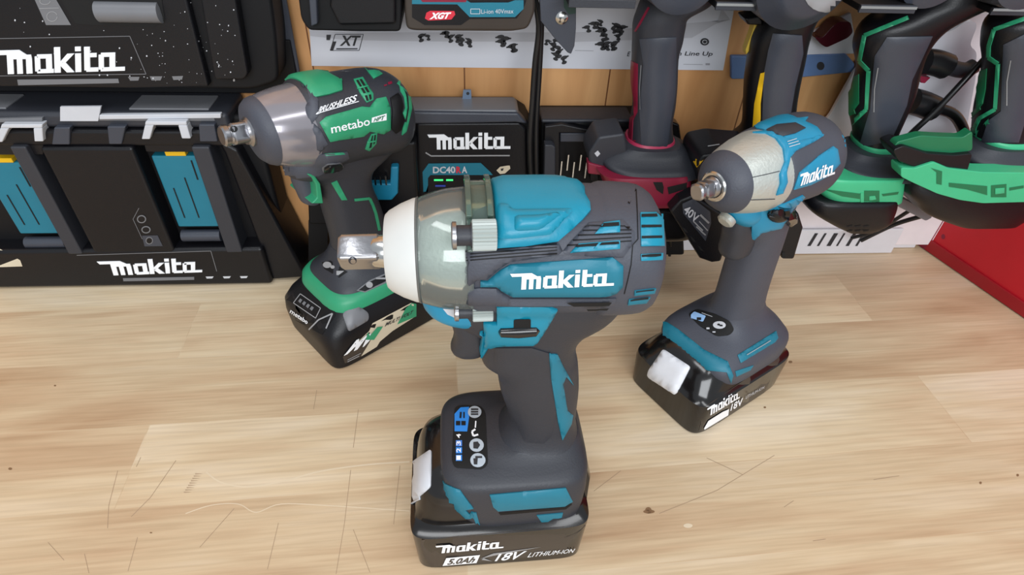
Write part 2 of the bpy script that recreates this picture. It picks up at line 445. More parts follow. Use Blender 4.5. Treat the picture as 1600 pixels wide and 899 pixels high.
# ============================================================ setting
def simple_object(name, bm, m, kind=None, label=None, cat=None, bevel=0, parent=None):
    bmesh.ops.recalc_face_normals(bm, faces=bm.faces[:])
    me = bpy.data.meshes.new(name); bm.to_mesh(me); bm.free(); me.materials.append(m)
    for p in me.polygons: p.use_smooth = True
    me.set_sharp_from_angle(angle=R(35))
    o = bpy.data.objects.new(name, me); COL.objects.link(o)
    if kind: o['kind'] = kind
    if label: o['label'] = label
    if cat: o['category'] = cat
    if parent: o.parent = parent
    if bevel:
        b = o.modifiers.new('bevel', 'BEVEL'); b.width = bevel; b.segments = 3
    return o
def N(nt, t, **kw):
    n = nt.nodes.new(t)
    for k_, v in kw.items(): setattr(n, k_, v)
    return n
def bench_mat():
    m = bpy.data.materials.new('laminated_wood'); m.use_nodes = True; nt = m.node_tree; b = nt.nodes['Principled BSDF']; L = nt.links
    tc = N(nt, 'ShaderNodeTexCoord'); mp = N(nt, 'ShaderNodeMapping'); mp.inputs['Rotation'].default_value = (0, 0, R(-2.5))
    L.new(tc.outputs['Object'], mp.inputs[0])
    br = N(nt, 'ShaderNodeTexBrick'); br.offset = .37; br.inputs['Scale'].default_value = 1
    br.inputs['Brick Width'].default_value = .62; br.inputs['Row Height'].default_value = .068; br.inputs['Mortar Size'].default_value = .0004
    br.inputs['Color1'].default_value = (0, 0, 0, 1); br.inputs['Color2'].default_value = (1, 1, 1, 1); br.inputs['Mortar'].default_value = (.4, .4, .4, 1)
    br.inputs['Mortar Smooth'].default_value = .3
    # wavy boundaries along the grain
    nw = N(nt, 'ShaderNodeTexNoise'); nw.inputs['Scale'].default_value = 7; L.new(mp.outputs[0], nw.inputs['Vector'])
    vm = N(nt, 'ShaderNodeVectorMath', operation='MULTIPLY_ADD'); vm.inputs[1].default_value = (.0, .004, 0)
    L.new(nw.outputs['Color'], vm.inputs[0]); L.new(mp.outputs[0], vm.inputs[2]); L.new(vm.outputs[0], br.inputs['Vector'])
    st = N(nt, 'ShaderNodeMapping'); st.inputs['Scale'].default_value = (3.2, 42, 1); L.new(mp.outputs[0], st.inputs[0])
    # shift the grain per board
    ad = N(nt, 'ShaderNodeVectorMath', operation='MULTIPLY_ADD'); ad.inputs[1].default_value = (9, 13, 0)
    L.new(br.outputs['Color'], ad.inputs[0]); L.new(st.outputs[0], ad.inputs[2])
    g = N(nt, 'ShaderNodeTexNoise'); g.inputs['Scale'].default_value = 1; g.inputs['Detail'].default_value = 6; g.inputs['Roughness'].default_value = .6; g.inputs['Distortion'].default_value = .6
    L.new(ad.outputs[0], g.inputs['Vector'])
    st2 = N(nt, 'ShaderNodeMapping'); st2.inputs['Scale'].default_value = (14, 420, 1); L.new(mp.outputs[0], st2.inputs[0])
    g2 = N(nt, 'ShaderNodeTexNoise'); g2.inputs['Scale'].default_value = 1; g2.inputs['Detail'].default_value = 4; L.new(st2.outputs[0], g2.inputs['Vector'])
    cr = N(nt, 'ShaderNodeValToRGB'); e = cr.color_ramp.elements
    e[0].position = .34; e[0].color = srgb(198, 166, 132); e[1].position = .66; e[1].color = srgb(236, 219, 192)
    x = e.new(.44); x.color = srgb(214, 187, 153); x = e.new(.53); x.color = srgb(224, 202, 168)
    # broad soft patches, then sparse streaks
    st3 = N(nt, 'ShaderNodeMapping'); st3.inputs['Scale'].default_value = (5, 17, 1); L.new(ad.outputs[0], st3.inputs[0])
    gp = N(nt, 'ShaderNodeTexNoise'); gp.inputs['Scale'].default_value = 1; gp.inputs['Detail'].default_value = 3; gp.inputs['Distortion'].default_value = 1.2
    st3.inputs['Scale'].default_value = (1.3, .32, 1); L.new(st3.outputs[0], gp.inputs['Vector'])
    av = N(nt, 'ShaderNodeMix', data_type='FLOAT'); av.inputs[0].default_value = .5
    L.new(g.outputs['Fac'], av.inputs[2]); L.new(gp.outputs['Fac'], av.inputs[3]); L.new(av.outputs[0], cr.inputs[0])
    mx = N(nt, 'ShaderNodeMix', data_type='RGBA', blend_type='MULTIPLY'); mx.inputs[0].default_value = 1
    c2 = N(nt, 'ShaderNodeValToRGB'); c2.color_ramp.elements[0].position = .3; c2.color_ramp.elements[0].color = (.86, .84, .82, 1); c2.color_ramp.elements[1].position = .6; c2.color_ramp.elements[1].color = (1, 1, 1, 1)
    L.new(g2.outputs['Fac'], c2.inputs[0]); L.new(cr.outputs[0], mx.inputs[6]); L.new(c2.outputs[0], mx.inputs[7])
    m2 = N(nt, 'ShaderNodeMix', data_type='RGBA', blend_type='MULTIPLY'); m2.inputs[0].default_value = 1
    c3 = N(nt, 'ShaderNodeValToRGB'); c3.color_ramp.elements[0].color = (.87, .83, .8, 1); c3.color_ramp.elements[1].color = (1, 1, 1, 1)
    L.new(br.outputs['Color'], c3.inputs[0]); L.new(mx.outputs[2], m2.inputs[6]); L.new(c3.outputs[0], m2.inputs[7])
    L.new(m2.outputs[2], b.inputs['Base Color'])
    b.inputs['Roughness'].default_value = .42; b.inputs['Specular IOR Level'].default_value = .45
    bp = N(nt, 'ShaderNodeBump'); bp.inputs['Strength'].default_value = .08; bp.inputs['Distance'].default_value = .0004
    L.new(g2.outputs['Fac'], bp.inputs['Height']); L.new(bp.outputs[0], b.inputs['Normal'])
    return m
def wallwood_mat():
    m = bpy.data.materials.new('orange_plywood'); m.use_nodes = True; nt = m.node_tree; b = nt.nodes['Principled BSDF']; L = nt.links
    tc = N(nt, 'ShaderNodeTexCoord'); st = N(nt, 'ShaderNodeMapping'); st.inputs['Scale'].default_value = (28, 1, 3); L.new(tc.outputs['Object'], st.inputs[0])
    g = N(nt, 'ShaderNodeTexNoise'); g.inputs['Scale'].default_value = 1; g.inputs['Detail'].default_value = 6; g.inputs['Distortion'].default_value = .8; L.new(st.outputs[0], g.inputs['Vector'])
    cr = N(nt, 'ShaderNodeValToRGB'); e = cr.color_ramp.elements
    e[0].position = .3; e[0].color = srgb(178, 124, 74); e[1].position = .7; e[1].color = srgb(218, 166, 112)
    L.new(g.outputs['Fac'], cr.inputs[0])
    sep = N(nt, 'ShaderNodeSeparateXYZ'); L.new(tc.outputs['Object'], sep.inputs[0])
    md = N(nt, 'ShaderNodeMath', operation='PINGPONG'); md.inputs[1].default_value = .062; L.new(sep.outputs[0], md.inputs[0])
    lt = N(nt, 'ShaderNodeMath', operation='LESS_THAN'); lt.inputs[1].default_value = .0006; L.new(md.outputs[0], lt.inputs[0])
    mx = N(nt, 'ShaderNodeMix', data_type='RGBA'); mx.inputs[7].default_value = srgb(110, 66, 34)
    L.new(lt.outputs[0], mx.inputs[0]); L.new(cr.outputs[0], mx.inputs[6]); L.new(mx.outputs[2], b.inputs['Base Color'])
    b.inputs['Roughness'].default_value = .45
    return m
simple_object('wall_back', box(-1.3, 1.3, .505, .53, -.03, 1.0), wallwood_mat(), kind='structure')
bench = Thing('workbench', 'pale finger-jointed wooden workbench top with scratches, under all the tools', 'workbench', (0, .1, -.04))
top = bench.part('bench_top', box(-1.2, 1.2, -.35, .5045, -.04, 0), bench_mat(), world=True, bevel=.001)

# scratches, knots and joints in the wood
def on_bench(polys, name, m, lift=.0001):
    return panel(bench, name, top, polys, m, lift=lift, L=60, parent=top)
scr = []
for p in ([(184, 736), (170, 790), (168, 826)], [(275, 720), (235, 778), (205, 808)], [(215, 840), (200, 893)], [(366, 795), (312, 856)],
          [(548, 735), (538, 820), (525, 898)], [(435, 818), (418, 890)], [(132, 866), (139, 896)], [(625, 728), (615, 820)],
          [(552, 828), (578, 895)], [(1210, 712), (1120, 767), (1030, 803)], [(1104, 716), (1160, 742)], [(970, 736), (928, 768)],
          [(220, 715), (213, 730)], [(495, 610), (490, 640)], [(560, 640), (552, 700)], [(1240, 783), (1225, 793)], [(1270, 846), (1290, 843)],
          [(1365, 750), (1405, 744)], [(75, 848), (100, 876)]):
    scr.append(line(p, .8))
SCR = mat('scratch_mark', (168, 142, 116), .7)
for p in scr: on_bench(p, 'scratch', SCR)
kn = [oval(1013, 798, 5, 5), oval(1014, 800, 9, 3), oval(1235, 566, 3, 2), oval(1195, 637, 2, 1.5), oval(86, 603, 1.8, 1.2), oval(1532, 755, 2, 2), oval(1590, 743, 2, 2),
      oval(16, 733, 3, 2), oval(236, 847-14, 2, 1)]
KNOT = mat('knot_wood', (132, 100, 70), .6)
for p in kn: on_bench([p], 'knot', KNOT, .00012)
PALEW = mat('pale_figure', (226, 208, 180), .42)
def smooth_line(pts, wd): return line([p[:2] for p in interp(pts, 6)], wd)
on_bench(smooth_line([(322, 738), (345, 754), (385, 761), (440, 753), (500, 737), (570, 727), (640, 722)], 2.2), 'pale_figure', PALEW, .00005)
on_bench(smooth_line([(290, 803), (330, 790), (372, 788), (400, 801), (440, 788), (520, 791), (640, 799)], 1.4), 'pale_figure', PALEW, .00005)
on_bench([oval(1075, 822, 7, 3.5)], 'knot', PALEW, .00008)
jn = []
for i in range(9):
    y0 = 740+i*3.6; x0 = 305-i*2.2
    jn.append([(x0, y0), (x0+12, y0+1), (x0, y0+2)])
on_bench(jn, 'finger_joint', mat('joint_wood', (186, 160, 132), .6), .00014)

# ============================================================ front impact wrench
F = Thing('impact_wrench', 'teal and charcoal cordless impact wrench in front, with white nose ring under a clear cover', 'impact wrench', (.0168, .2155, 0), 181.5, group='impact wrenches standing on the bench')
# battery
fb = F.part('battery', loft_z([(0, 50, -50.5, 38, 10), (1.2, 52, -52, 40, 10), (37.5, 54, -53.5, 40.5, 10, .0), (39.5, 54, -53.5, 40.5, 10, -.03), (41, 52, -51, 37, 7, -.04), (43, 51.5, -50, 34.6, 6, -.04),
      (50, 50.5, -48, 34, 5, -.02), (58, 49, -47, 33, 4.5), (65, 46.5, -46, 31, 4.5), (70, 43, -44, 27, 4), (74, 36, -40, 22, 3)], N=80), GLOS)
F.part('battery_rear_catch', loft_z([(36, -49, -55, 22, 6), (60, -48, -54.5, 21, 6), (66, -47, -52, 19, 6)]), GLOS, parent=fb)
panel(F, 'label_plate', fb, kB([(100, 775), (104, 752), (782, 690), (760, 800), (160, 862), (130, 850)]), BATT, parent=fb, lift=.0004, L=40)
panel(F, 'release_button', fb, kB([(145, 378), (64, 432), (53, 610), (142, 535)]), GRYL, thick=.0016, edge=4, parent=fb, rnd=5)
panel(F, 'brand_lettering', fb, LOGO, WHT, quad=kB([(165, 806), (443, 782), (437, 748), (160, 772)]), parent=fb, lift=.0007)
panel(F, 'capacity_plate', fb, kB([(205, 825), (345, 812), (330, 845), (190, 857)]), WHT, parent=fb, lift=.0007)
panel(F, 'capacity_lettering', fb, text_polys('5.0Ah', .25, .03), BATT, quad=kB([(208, 852), (318, 842), (332, 818), (212, 829)]), parent=fb, lift=.0009)
panel(F, 'voltage_lettering', fb, text_polys('18V', .3, .02), WHT, quad=kB([(405, 838), (520, 828), (540, 794), (410, 806)]), parent=fb, lift=.0007)
panel(F, 'swoosh_lines', fb, [kB([(345, 828), (400, 805), (600, 778), (400, 815)]), kB([(350, 832), (395, 838), (360, 825)])], REDL if False else GRY, parent=fb, lift=.0007)
panel(F, 'chemistry_lettering', fb, text_polys('LITHIUM-ION', .25, 0), WHT, quad=kB([(540, 822), (732, 802), (738, 786), (548, 803)]), parent=fb, lift=.0007)
# housing
body = F.part('housing', loft_x([(18, 218, 23, 22, 2.2), (16, 218, 26.2, 25.6, 2.4), (8, 218, 27.2, 26.6, 2.5), (-15, 217.5, 27.8, 27, 2.5), (-37, 217, 27.8, 27, 2.5), (-40, 216.8, 27.8, 27, 2.5),
      (-43, 216.5, 29, 28.2, 2.5), (-56, 216, 29, 28, 2.4), (-62, 215.5, 27.6, 26.8, 2.3), (-66, 215, 23.5, 23, 2.2), (-67.5, 214.5, 14, 13, 2)], N=72, k=2), RUB)
grip = F.part('handle', loft_z([(206, 30, -52, 20, 2.4), (192, 34, -60, 21, 2.4), (184, 29, -58, 20, 2.4), (177, 22, -53.5, 19, 2.4), (170, 12, -43, 18, 2.5), (160, 11, -38.2, 17.5, 2.5), (150, 10.5, -39, 17, 2.5),
      (144, 3.5, -40.5, 17, 2.5), (125, .2, -43, 17, 2.5), (106, -4.5, -43.6, 17, 2.5), (96, -3.5, -44.2, 17.5, 2.5), (88, 0, -46, 20, 2.6), (82, 4, -47, 25, 2.8)], N=64, k=3), RUBD)
foot = F.part('foot', loft_z([(41.5, 21, -49, 36.8, 6, -.06), (50, 28, -50, 37.2, 6, -.04), (62, 33, -51, 37, 5.5), (75, 34.2, -51, 36, 5), (78.5, 34.5, -50.5, 35, 4.5), (80.5, 33.5, -49.5, 33, 4), (82, 31, -49, 30, 3.5),
      (83.5, 22, -48.5, 26, 3), (85.5, 10, -48, 22, 2.8), (88, 4, -46.5, 19.5, 2.6)], N=80), RUBD)
# metal gear case, nose ring, clear cover, drive
gc = F.part('gear_case', loft_x([(9, 218, 24.5, 24.5, 2), (24, 218, 23.8, 23.8, 2), (34, 218, 21, 21, 2), (42, 218, 17.5, 17.5, 2), (47, 218, 15, 15, 2)], N=56), ALU, label='silver gear case seen through the clear cover')
F.part('nose_ring', loft_x([(38.2, 218, 23, 23, 2), (39.6, 218, 22.8, 22.8, 2), (45, 218, 20.6, 20.6, 2), (50, 218, 17.8, 17.8, 2), (51.6, 218, 16.2, 16.2, 2), (51.8, 218, 15, 15, 2), (50.5, 218, 14, 14, 2), (49.5, 218, 9.5, 9.5, 2)], N=72), WRUB, label='white rubber nose ring')
cov = F.part('clear_cover', loft_x([(38.6, 218, 22.6, 22.6, 2), (33, 218, 24.8, 24.8, 2), (26, 218, 26.6, 26.6, 2), (15, 218, 27.6, 27.6, 2)], N=72, k=2, cap=False), CLEAR, solid=.0012, label='clear plastic cover round the nose')
F.part('cover_seam', loft_x([(38.3, 218, 23.2, 23.2, 2), (37.5, 218, 23.5, 23.5, 2)], N=72, cap=False), mat('seam_grey', (92, 94, 92), .4), parent=cov, solid=.0006)
def arc_band(x0, x1, r0, r1, a0, a1, zc=217):
    rr = []
    for i in range(33):
        a = R(a0+(a1-a0)*i/32); c, s_ = math.cos(a), math.sin(a)
        rr.append([Vector((x, r*c, zc+r*s_))/1000 for x, r in ((x0, r0), (x0, r1), (x1, r1), (x1, r0))])
    return skin(rr)
F.part('cover_clamp', arc_band(17.5, 6, 27, 30, 34, 146, 218), CLEARD, parent=cov, bevel=.0006, label='thick greenish clamp band of the cover')
F.part('clamp_rib', arc_band(17.5, 15, 30, 32.5, 60, 120, 218), CLEARD, parent=cov, bevel=.0005)
F.part('clamp_rib', arc_band(9, 6.5, 30, 32.5, 60, 120, 218), CLEARD, parent=cov, bevel=.0005)
def ribbed(c, x0, x1, r, n=26):
    rr = []
    for x in (x0, x0-.3, x1+.3, x1):
        k_ = .9 if x in (x0, x1) else 1
        rr.append([Vector((x, c[0]+r*k_*(1+.07*(-1)**i)*math.cos(math.pi*i/n), c[1]+r*k_*(1+.07*(-1)**i)*math.sin(math.pi*i/n)))/1000 for i in range(2*n)])
    return skin(rr)
RIB = mat('frosted_knob_plastic', (168, 176, 172), .35)
for (y_, z_, r_, x1) in ((24, 242.5, 5.8, 6), (20.5, 199, 4.2, 6.5)):
    kn_ = F.part('clamp_knob', ribbed((y_, z_), 15.5, x1, r_), RIB, ang=20, parent=cov, label='ribbed frosted clamp knob')
    F.part('bolt', lathe((.0225, y_/1000, z_/1000), (-1, 0, 0), [(0, r_*.00055), (.0006, r_*.0007), (.0065, r_*.0007), (.0065, r_*.00085), (.0075, r_*.00085)]), RUBD, parent=kn_)
    F.part('bolt_ring', lathe((.0235, y_/1000, z_/1000), (-1, 0, 0), [(0, r_*.0008), (.0005, r_*.00095), (.002, r_*.00095), (.0022, r_*.0006)]), STEEL, parent=kn_)
drv = F.part('drive_shaft', lathe((.046, 0, .218), (1, 0, 0), [(0, .0088), (.0055, .0088), (.0065, .0074), (.011, .0070), (.0125, .0060)]), STEELB)
sqb = skin([[Vector((x, se(2*math.pi*i/40, h, h, 7)[0], .218+se(2*math.pi*i/40, h, h, 7)[1])) for i in range(40)] for x, h in ((.0545, .0056), (.0556, .0063), (.0706, .0063), (.0720, .0054))])
sqb.transform(Matrix.Translation((0, 0, .218)) @ Matrix.Rotation(R(-27), 4, 'X') @ Matrix.Translation((0, 0, -.218)))
sq = F.part('square_drive', sqb, STEEL)
panel(F, 'pin_hole', sq, oval(551, 407, 6.5, 5.5), RUBD, parent=sq)
panel(F, 'pin', sq, oval(552, 407.5, 4, 3.4), STEEL, parent=sq, lift=.0005)
# teal covers
tcv = wrap(F, 'top_cover', body, kA([(776, 360), (900, 352), (1042, 332), (1100, 285), (1150, 240)]), TEAL, .217, thick=.0034, extra=((-.0335, 68), (-.0340, 78), (-.033, 90)), label='glossy teal upper cover')
panel(F, 'cover_rib', tcv, kA([(784, 318), (784, 170), (825, 170), (845, 196), (1110, 192), (1010, 300), (840, 318)]), TEAL, thick=.0022, edge=9, L=6, parent=tcv, rnd=6)
panel(F, 'cover_ridge', [tcv], kA([(850, 225), (960, 222), (1085, 205), (965, 285), (850, 292)]), TEAL, thick=.0048, edge=10, L=5, parent=tcv, rnd=6)
panel(F, 'rubber_arm', body, kA([(622, 368), (780, 365), (1045, 335), (1070, 385), (832, 418), (785, 448), (735, 490), (690, 496), (660, 530), (640, 540), (650, 470), (625, 430)]), RUB, thick=.0022, edge=3, L=8)
arm = bpy.data.objects['rubber_arm']
panel(F, 'grip_ridges', [arm, body], [kA([(640, 372+i*13), (1040, 340+i*13), (1040, 345+i*13), (640, 377+i*13)]) for i in range(4)], BLKM, parent=arm, lift=.0003)
panel(F, 'rubber_arm', body, kA([(625, 560), (660, 536), (700, 530), (772, 532), (835, 576), (1300, 576), (1290, 605), (900, 612), (640, 604), (622, 585)]), RUB, thick=.002, edge=3, L=8)
bp_ = panel(F, 'brand_panel', [body], kA([(705, 500), (735, 502), (790, 455), (835, 430), (1285, 398), (1330, 435), (1328, 525), (1300, 555), (1255, 568), (845, 568), (800, 545), (775, 525), (705, 525)]), TEALD, thick=.002, edge=3, L=9, label='teal side panel with white lettering')
panel(F, 'brand_lettering', [bp_, body], LOGO, WHT, quad=kA([(850, 541), (1292, 522), (1278, 448), (833, 466)]), parent=bp_, lift=.0003)
# vents
def vent(T, tg, frame, slot_shade, slats, mf, name='vent', th=.001):
    v = panel(T, name, tg, frame, mf, thick=th, edge=2, L=8)
    panel(T, 'slot_shade', [v]+(tg if isinstance(tg, list) else [tg]), slot_shade, VOID, parent=v, lift=.0003, L=8)  # flat black panels paint the shade of the openings; nothing is cut
    if slats: panel(T, 'slat', [v]+(tg if isinstance(tg, list) else [tg]), slats, mf, parent=v, thick=.0006, edge=2, L=8)
    return v
fan = panel(F, 'rubber_ridge_field', body, kA([(1100, 330), (1180, 250), (1330, 238), (1380, 290), (1380, 330), (1330, 400), (1120, 392), (1060, 380)]), RUB, thick=.0012, edge=4)
panel(F, 'grip_ridges', [fan], [kA([(1085+i*14, 345-i*22), (1365, 325-i*16), (1366, 330-i*16), (1085+i*14, 351-i*22)]) for i in range(5)], BLKM, parent=fan)
vent(F, [fan, body], kA([(1205, 298), (1245, 250), (1316, 242), (1316, 290)]), [kA([(1240, 252), (1312, 247), (1312, 262), (1230, 268)])], None, TEAL)
vent(F, [fan, body], kA([(1098, 378), (1135, 340), (1316, 325), (1316, 362)]), [kA([(1130, 346), (1312, 330), (1312, 342), (1120, 356)])], [kA([(1200, 360), (1225, 335), (1237, 334), (1215, 360)])], TEAL)
vent(F, body, kA([(1405, 205), (1502, 203), (1508, 350), (1408, 352)]), [kA([(1411, 211), (1496, 209), (1497, 222), (1411, 224)]), kA([(1411, 258), (1498, 257), (1498, 268), (1411, 270)]), kA([(1412, 306), (1500, 304), (1500, 315), (1412, 317)])], None, TEAL)
vent(F, body, kA([(1407, 385), (1502, 380), (1500, 410), (1408, 414)]), [kA([(1412, 389), (1497, 385), (1496, 395), (1412, 398)])], None, TEAL)
vent(F, body, kA([(1380, 545), (1472, 534), (1466, 556), (1378, 566)]), [kA([(1386, 549), (1466, 539), (1464, 545), (1386, 555)])], None, TEALD)
vent(F, body, kA([(1355, 583), (1448, 572), (1432, 597), (1350, 607)]), [kA([(1362, 587), (1442, 577), (1440, 582), (1362, 592)])], None, TEALD)
panel(F, 'lower_slot', [body, arm], [kA([(1078, 580), (1280, 578), (1270, 592), (1110, 594)]), kA([(1165, 604), (1270, 602), (1262, 611), (1172, 612)])], VOID, L=10, lift=.0028)
# step between front housing and rear cap
panel(F, 'cap_seam', body, line(kA([(1385, 60), (1392, 200), (1395, 320), (1372, 345), (1365, 430), (1350, 500), (1335, 560)]), 1.6), BLKM, L=8)
# lower teal housing round the trigger
tg = panel(F, 'trigger_housing', [grip, body], kA([(775, 612), (900, 606), (1000, 612), (1042, 626), (1000, 700), (952, 772), (935, 782), (848, 783), (780, 785), (742, 795), (712, 842), (690, 845), (672, 826), (700, 795), (722, 755), (718, 682), (775, 682)]), TEAL, thick=.0022, edge=3, L=7, label='teal housing above the trigger')
chin = F.part('chin', loft_z([(201, 40, 0, 15, 3), (192, 38, 0, 17.5, 3), (187, 34, 0, 17, 3), (182, 27, 0, 14, 3), (179.5, 22, 0, 11, 3)], N=48, k=2), TEALW)
panel(F, 'light_window', chin, kA([(540, 625), (600, 628), (600, 668), (560, 650)]), GRYL, parent=chin)
panel(F, 'selector_slot', [tg, grip], kA([(850, 672), (925, 668), (925, 720), (850, 722)]), VOID, L=10, lift=.0004, rnd=3)
F.part('direction_selector', lathe((-.005, .0222, .1878), (-1, 0, .01), [(-.009, .0006), (-.008, .0026), (0, .0034), (.008, .003), (.0098, .0008)]), GLOS)
trg = F.part('trigger', loft_z([(182, 25, 4, 8, 2.6), (176, 25.5, 5, 8.5, 2.6), (168, 24, 6, 8.8, 2.6), (160, 25, 7, 8.5, 2.6), (157, 26, 8, 8, 2.6), (154, 24, 9, 7, 2.6), (152.5, 18, 10, 4, 2.6)], k=2), RUBD)
# rubber panel and stripe on the handle
panel(F, 'grip_panel', grip, kA([(770, 795), (930, 795), (1010, 820), (1070, 898)])+kB([(640, 320), (610, 352), (530, 345), (455, 165), (405, 10)]), RUBD, thick=.0009, edge=5, L=9)
panel(F, 'grip_stripe', [grip, bpy.data.objects['grip_panel']], kA([(1005, 822), (1042, 824), (1068, 880), (1110, 960)])+kB([(700, 75), (688, 105), (706, 215), (728, 235), (722, 270), (685, 338), (668, 265), (640, 90)]), TEALD, thick=.0012, edge=2.5, L=7, label='teal inlay on the grip')
# foot details
cp = panel(F, 'control_panel', foot, kB([(240, 205), (270, 195), (350, 200), (368, 225), (378, 440), (355, 462), (240, 455), (228, 425)]), VOID, thick=.0005, edge=2, L=14, rnd=6, label='black control panel with blue and white symbols')
panel(F, 'display_mark', [cp], kB([(240, 232), (265, 205), (300, 203), (300, 245), (292, 305), (240, 304)]), BLUE, parent=cp, L=20)
panel(F, 'symbol', [cp], [kB(rect(246, 262, 264, 280)), kB(rect(268, 262, 286, 280)), kB([(262, 225), (270, 225), (268, 250), (260, 250)]), kB([(276, 225), (282, 225), (282, 250), (276, 250)])], VOID, parent=cp, lift=.0004)
panel(F, 'button_mark', [cp], [kB(oval(323, 225, 28, 25)), kB(oval(331, 362, 30, 28)), kB(oval(336, 424, 31, 29))], mat('button_grey', (176, 186, 196), .4), parent=cp, lift=.0004, L=20)
panel(F, 'symbol', [cp], [kB(rect(308, 212, 338, 218)), kB(rect(308, 222, 338, 228)), kB(rect(308, 232, 338, 238)), kB([(318, 350), (336, 348), (346, 362), (336, 378), (318, 376)]), kB(rect(326, 408, 354, 416)), kB([(318, 418), (336, 416), (334, 442), (320, 442)])], INK, parent=cp, lift=.0006)
panel(F, 'symbol', [cp], line(kB([(328, 262), (326, 290)]), 2)+line(kB([(326, 296), (312, 306), (318, 324), (338, 318)]), 3), WHT, parent=cp, lift=.0004)
for i, (ch, yy) in enumerate((('4', 325), ('3', 355), ('2', 384), ('1', 415))):
    if ch != '4': panel(F, 'number_plate', [cp], kB(rect(246, yy-13, 271, yy+12)), mat('number_blue', (70, 130, 215), .4) if ch == '3' else BLUE, parent=cp, lift=.0004)
    panel(F, 'number', [cp], text_polys(ch, 0, .02), WHT, quad=kB([(266, yy+9), (266, yy-9), (248, yy-9), (248, yy+9)]), parent=cp, lift=.0006)
panel(F, 'foot_stripe', foot, kB([(182, 510), (235, 535), (262, 545), (318, 622), (285, 628), (345, 690), (318, 694), (262, 640), (205, 600), (178, 570)]), TEALD, thick=.001, edge=2, label='teal stripe at the front of the foot')
panel(F, 'foot_inlay', foot, kB([(385, 565), (700, 536), (728, 592), (695, 612), (420, 632), (400, 615)]), TEALD, thick=.0012, edge=2.5, label='teal inlay on the side of the foot')
panel(F, 'foot_inlay', foot, kB([(580, 650), (688, 640), (680, 672), (600, 678)]), TEALD, thick=.0008, edge=2)
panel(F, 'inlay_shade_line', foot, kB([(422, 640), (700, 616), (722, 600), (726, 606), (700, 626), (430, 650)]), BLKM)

# ============================================================ green impact wrench, left behind
G = Thing('impact_wrench', 'green and black impact wrench behind on the left, nose to the left with square drive', 'impact wrench', (-.0882, .4078, 0), 219.5, group='impact wrenches standing on the bench')
gb = G.part('battery', loft_z([(0, 57, -57, 39, 9), (1.5, 59.5, -58, 42, 9), (22, 61.5, -58.5, 43, 8), (32, 61, -58.5, 43, 7), (40, 56, -58, 41, 6), (48, 47, -57, 37, 5), (56, 40, -54, 33, 5), (60, 34, -50, 30, 5)], N=88), BLK)
gbase = G.part('foot_band', loft_z([(47, 44, -57, 36, 4.5), (49, 46.5, -58, 37.5, 4.5), (56, 45, -58, 37, 4.5), (60, 41.5, -56, 34.5, 4.5), (61.5, 38, -52, 31, 4)], N=80), GRN, label='green band round the foot')
gfoot = G.part('foot', loft_z([(57, 40.5, -54, 33.5, 4), (63, 38.5, -52, 31.5, 4), (68, 34, -48, 27, 3.2), (72, 31, -40, 24, 3), (78, 27, -32, 20, 2.8), (86, 23, -27, 18, 2.6)], N=64, k=2), RUBD)
ggrip = G.part('handle', loft_z([(190, 38, -50, 18, 2.4), (168, 46, -46, 19, 2.6), (160, 45, -44, 18.5, 2.6), (154, 34, -34, 17.5, 2.5), (147, 27, -19, 17, 2.5), (135, 25.5, -15.5, 17, 2.5), (116, 24, -20, 17, 2.5), (96, 22.5, -24, 17, 2.5), (84, 23, -27, 18, 2.6)], N=56, k=3), RUBD)
gbody = G.part('housing', loft_x([(34, 192.5, 25, 25, 2.1), (28, 192, 29, 29, 2.2), (22, 192, 30, 30.5, 2.3), (0, 190, 30, 30.5, 2.3), (-25, 187, 30, 31, 2.3), (-38, 185, 28.5, 30, 2.3), (-46, 184, 25, 26, 2.2), (-51, 183, 18, 19, 2.1), (-53, 183, 8, 8, 2)], N=72, k=2), RUBD)
gn = G.part('gear_case', loft_x([(27, 192.5, 28.4, 28.4, 2), (36, 193.7, 27.4, 27.4, 2), (48, 195.5, 24.8, 24.8, 2), (57, 197, 21.6, 21.6, 2)], N=64, k=2), SMOKE, label='shiny smoke-grey metal gear case')
gr = G.part('nose_cap', loft_x([(54.5, 196.6, 23, 23, 2), (58, 197.3, 21.8, 21.8, 2), (61.5, 198, 18.8, 18.8, 2), (63.2, 198.6, 14.5, 14.5, 2), (63.6, 199, 9, 9, 2)], N=64), RUB)
dz = lambda x: .199+(x-.06)*.12
G.part('drive_collar', lathe((.061, 0, dz(.061)), (1, 0, .12), [(0, .0095), (.0035, .0095), (.0045, .0082), (.006, .0078)]), STEEL)
sqb = skin([[Vector((x, se(2*math.pi*i/40, h, h, n_)[0], se(2*math.pi*i/40, h, h, n_)[1])) for i in range(40)] for x, h, n_ in ((.0, .006, 3), (.001, .0066, 5), (.0092, .0066, 5), (.0102, .0058, 2.5), (.0114, .0058, 2), (.0120, .0066, 2), (.0148, .0066, 2), (.0158, .0056, 2))])
sqb.transform(Matrix.Translation((.0655, 0, dz(.0655))) @ Matrix.Rotation(math.atan(-.12), 4, 'Y') @ Matrix.Rotation(R(28), 4, 'X'))
gsq = G.part('square_drive', sqb, STEEL)
panel(G, 'pin_hole', gsq, oval(365.5, 202, 6, 5), VOID, parent=gsq)
panel(G, 'bright_seam', [gn, gr], line(kK([(345, 335), (372, 375), (400, 385), (425, 405), (405, 440), (450, 435)]), 1.6), WHT, lift=.0006) if False else None
panel(G, 'case_lip', [gbody], kK([(470, 100), (540, 165), (575, 215), (590, 265), (560, 330), (560, 400), (600, 470), (630, 560), (645, 575), (690, 520), (650, 440), (610, 400), (640, 360), (640, 280), (610, 230), (560, 150), (500, 90)]), RUB, thick=.0018, edge=4, label='charcoal rim behind the gear case')
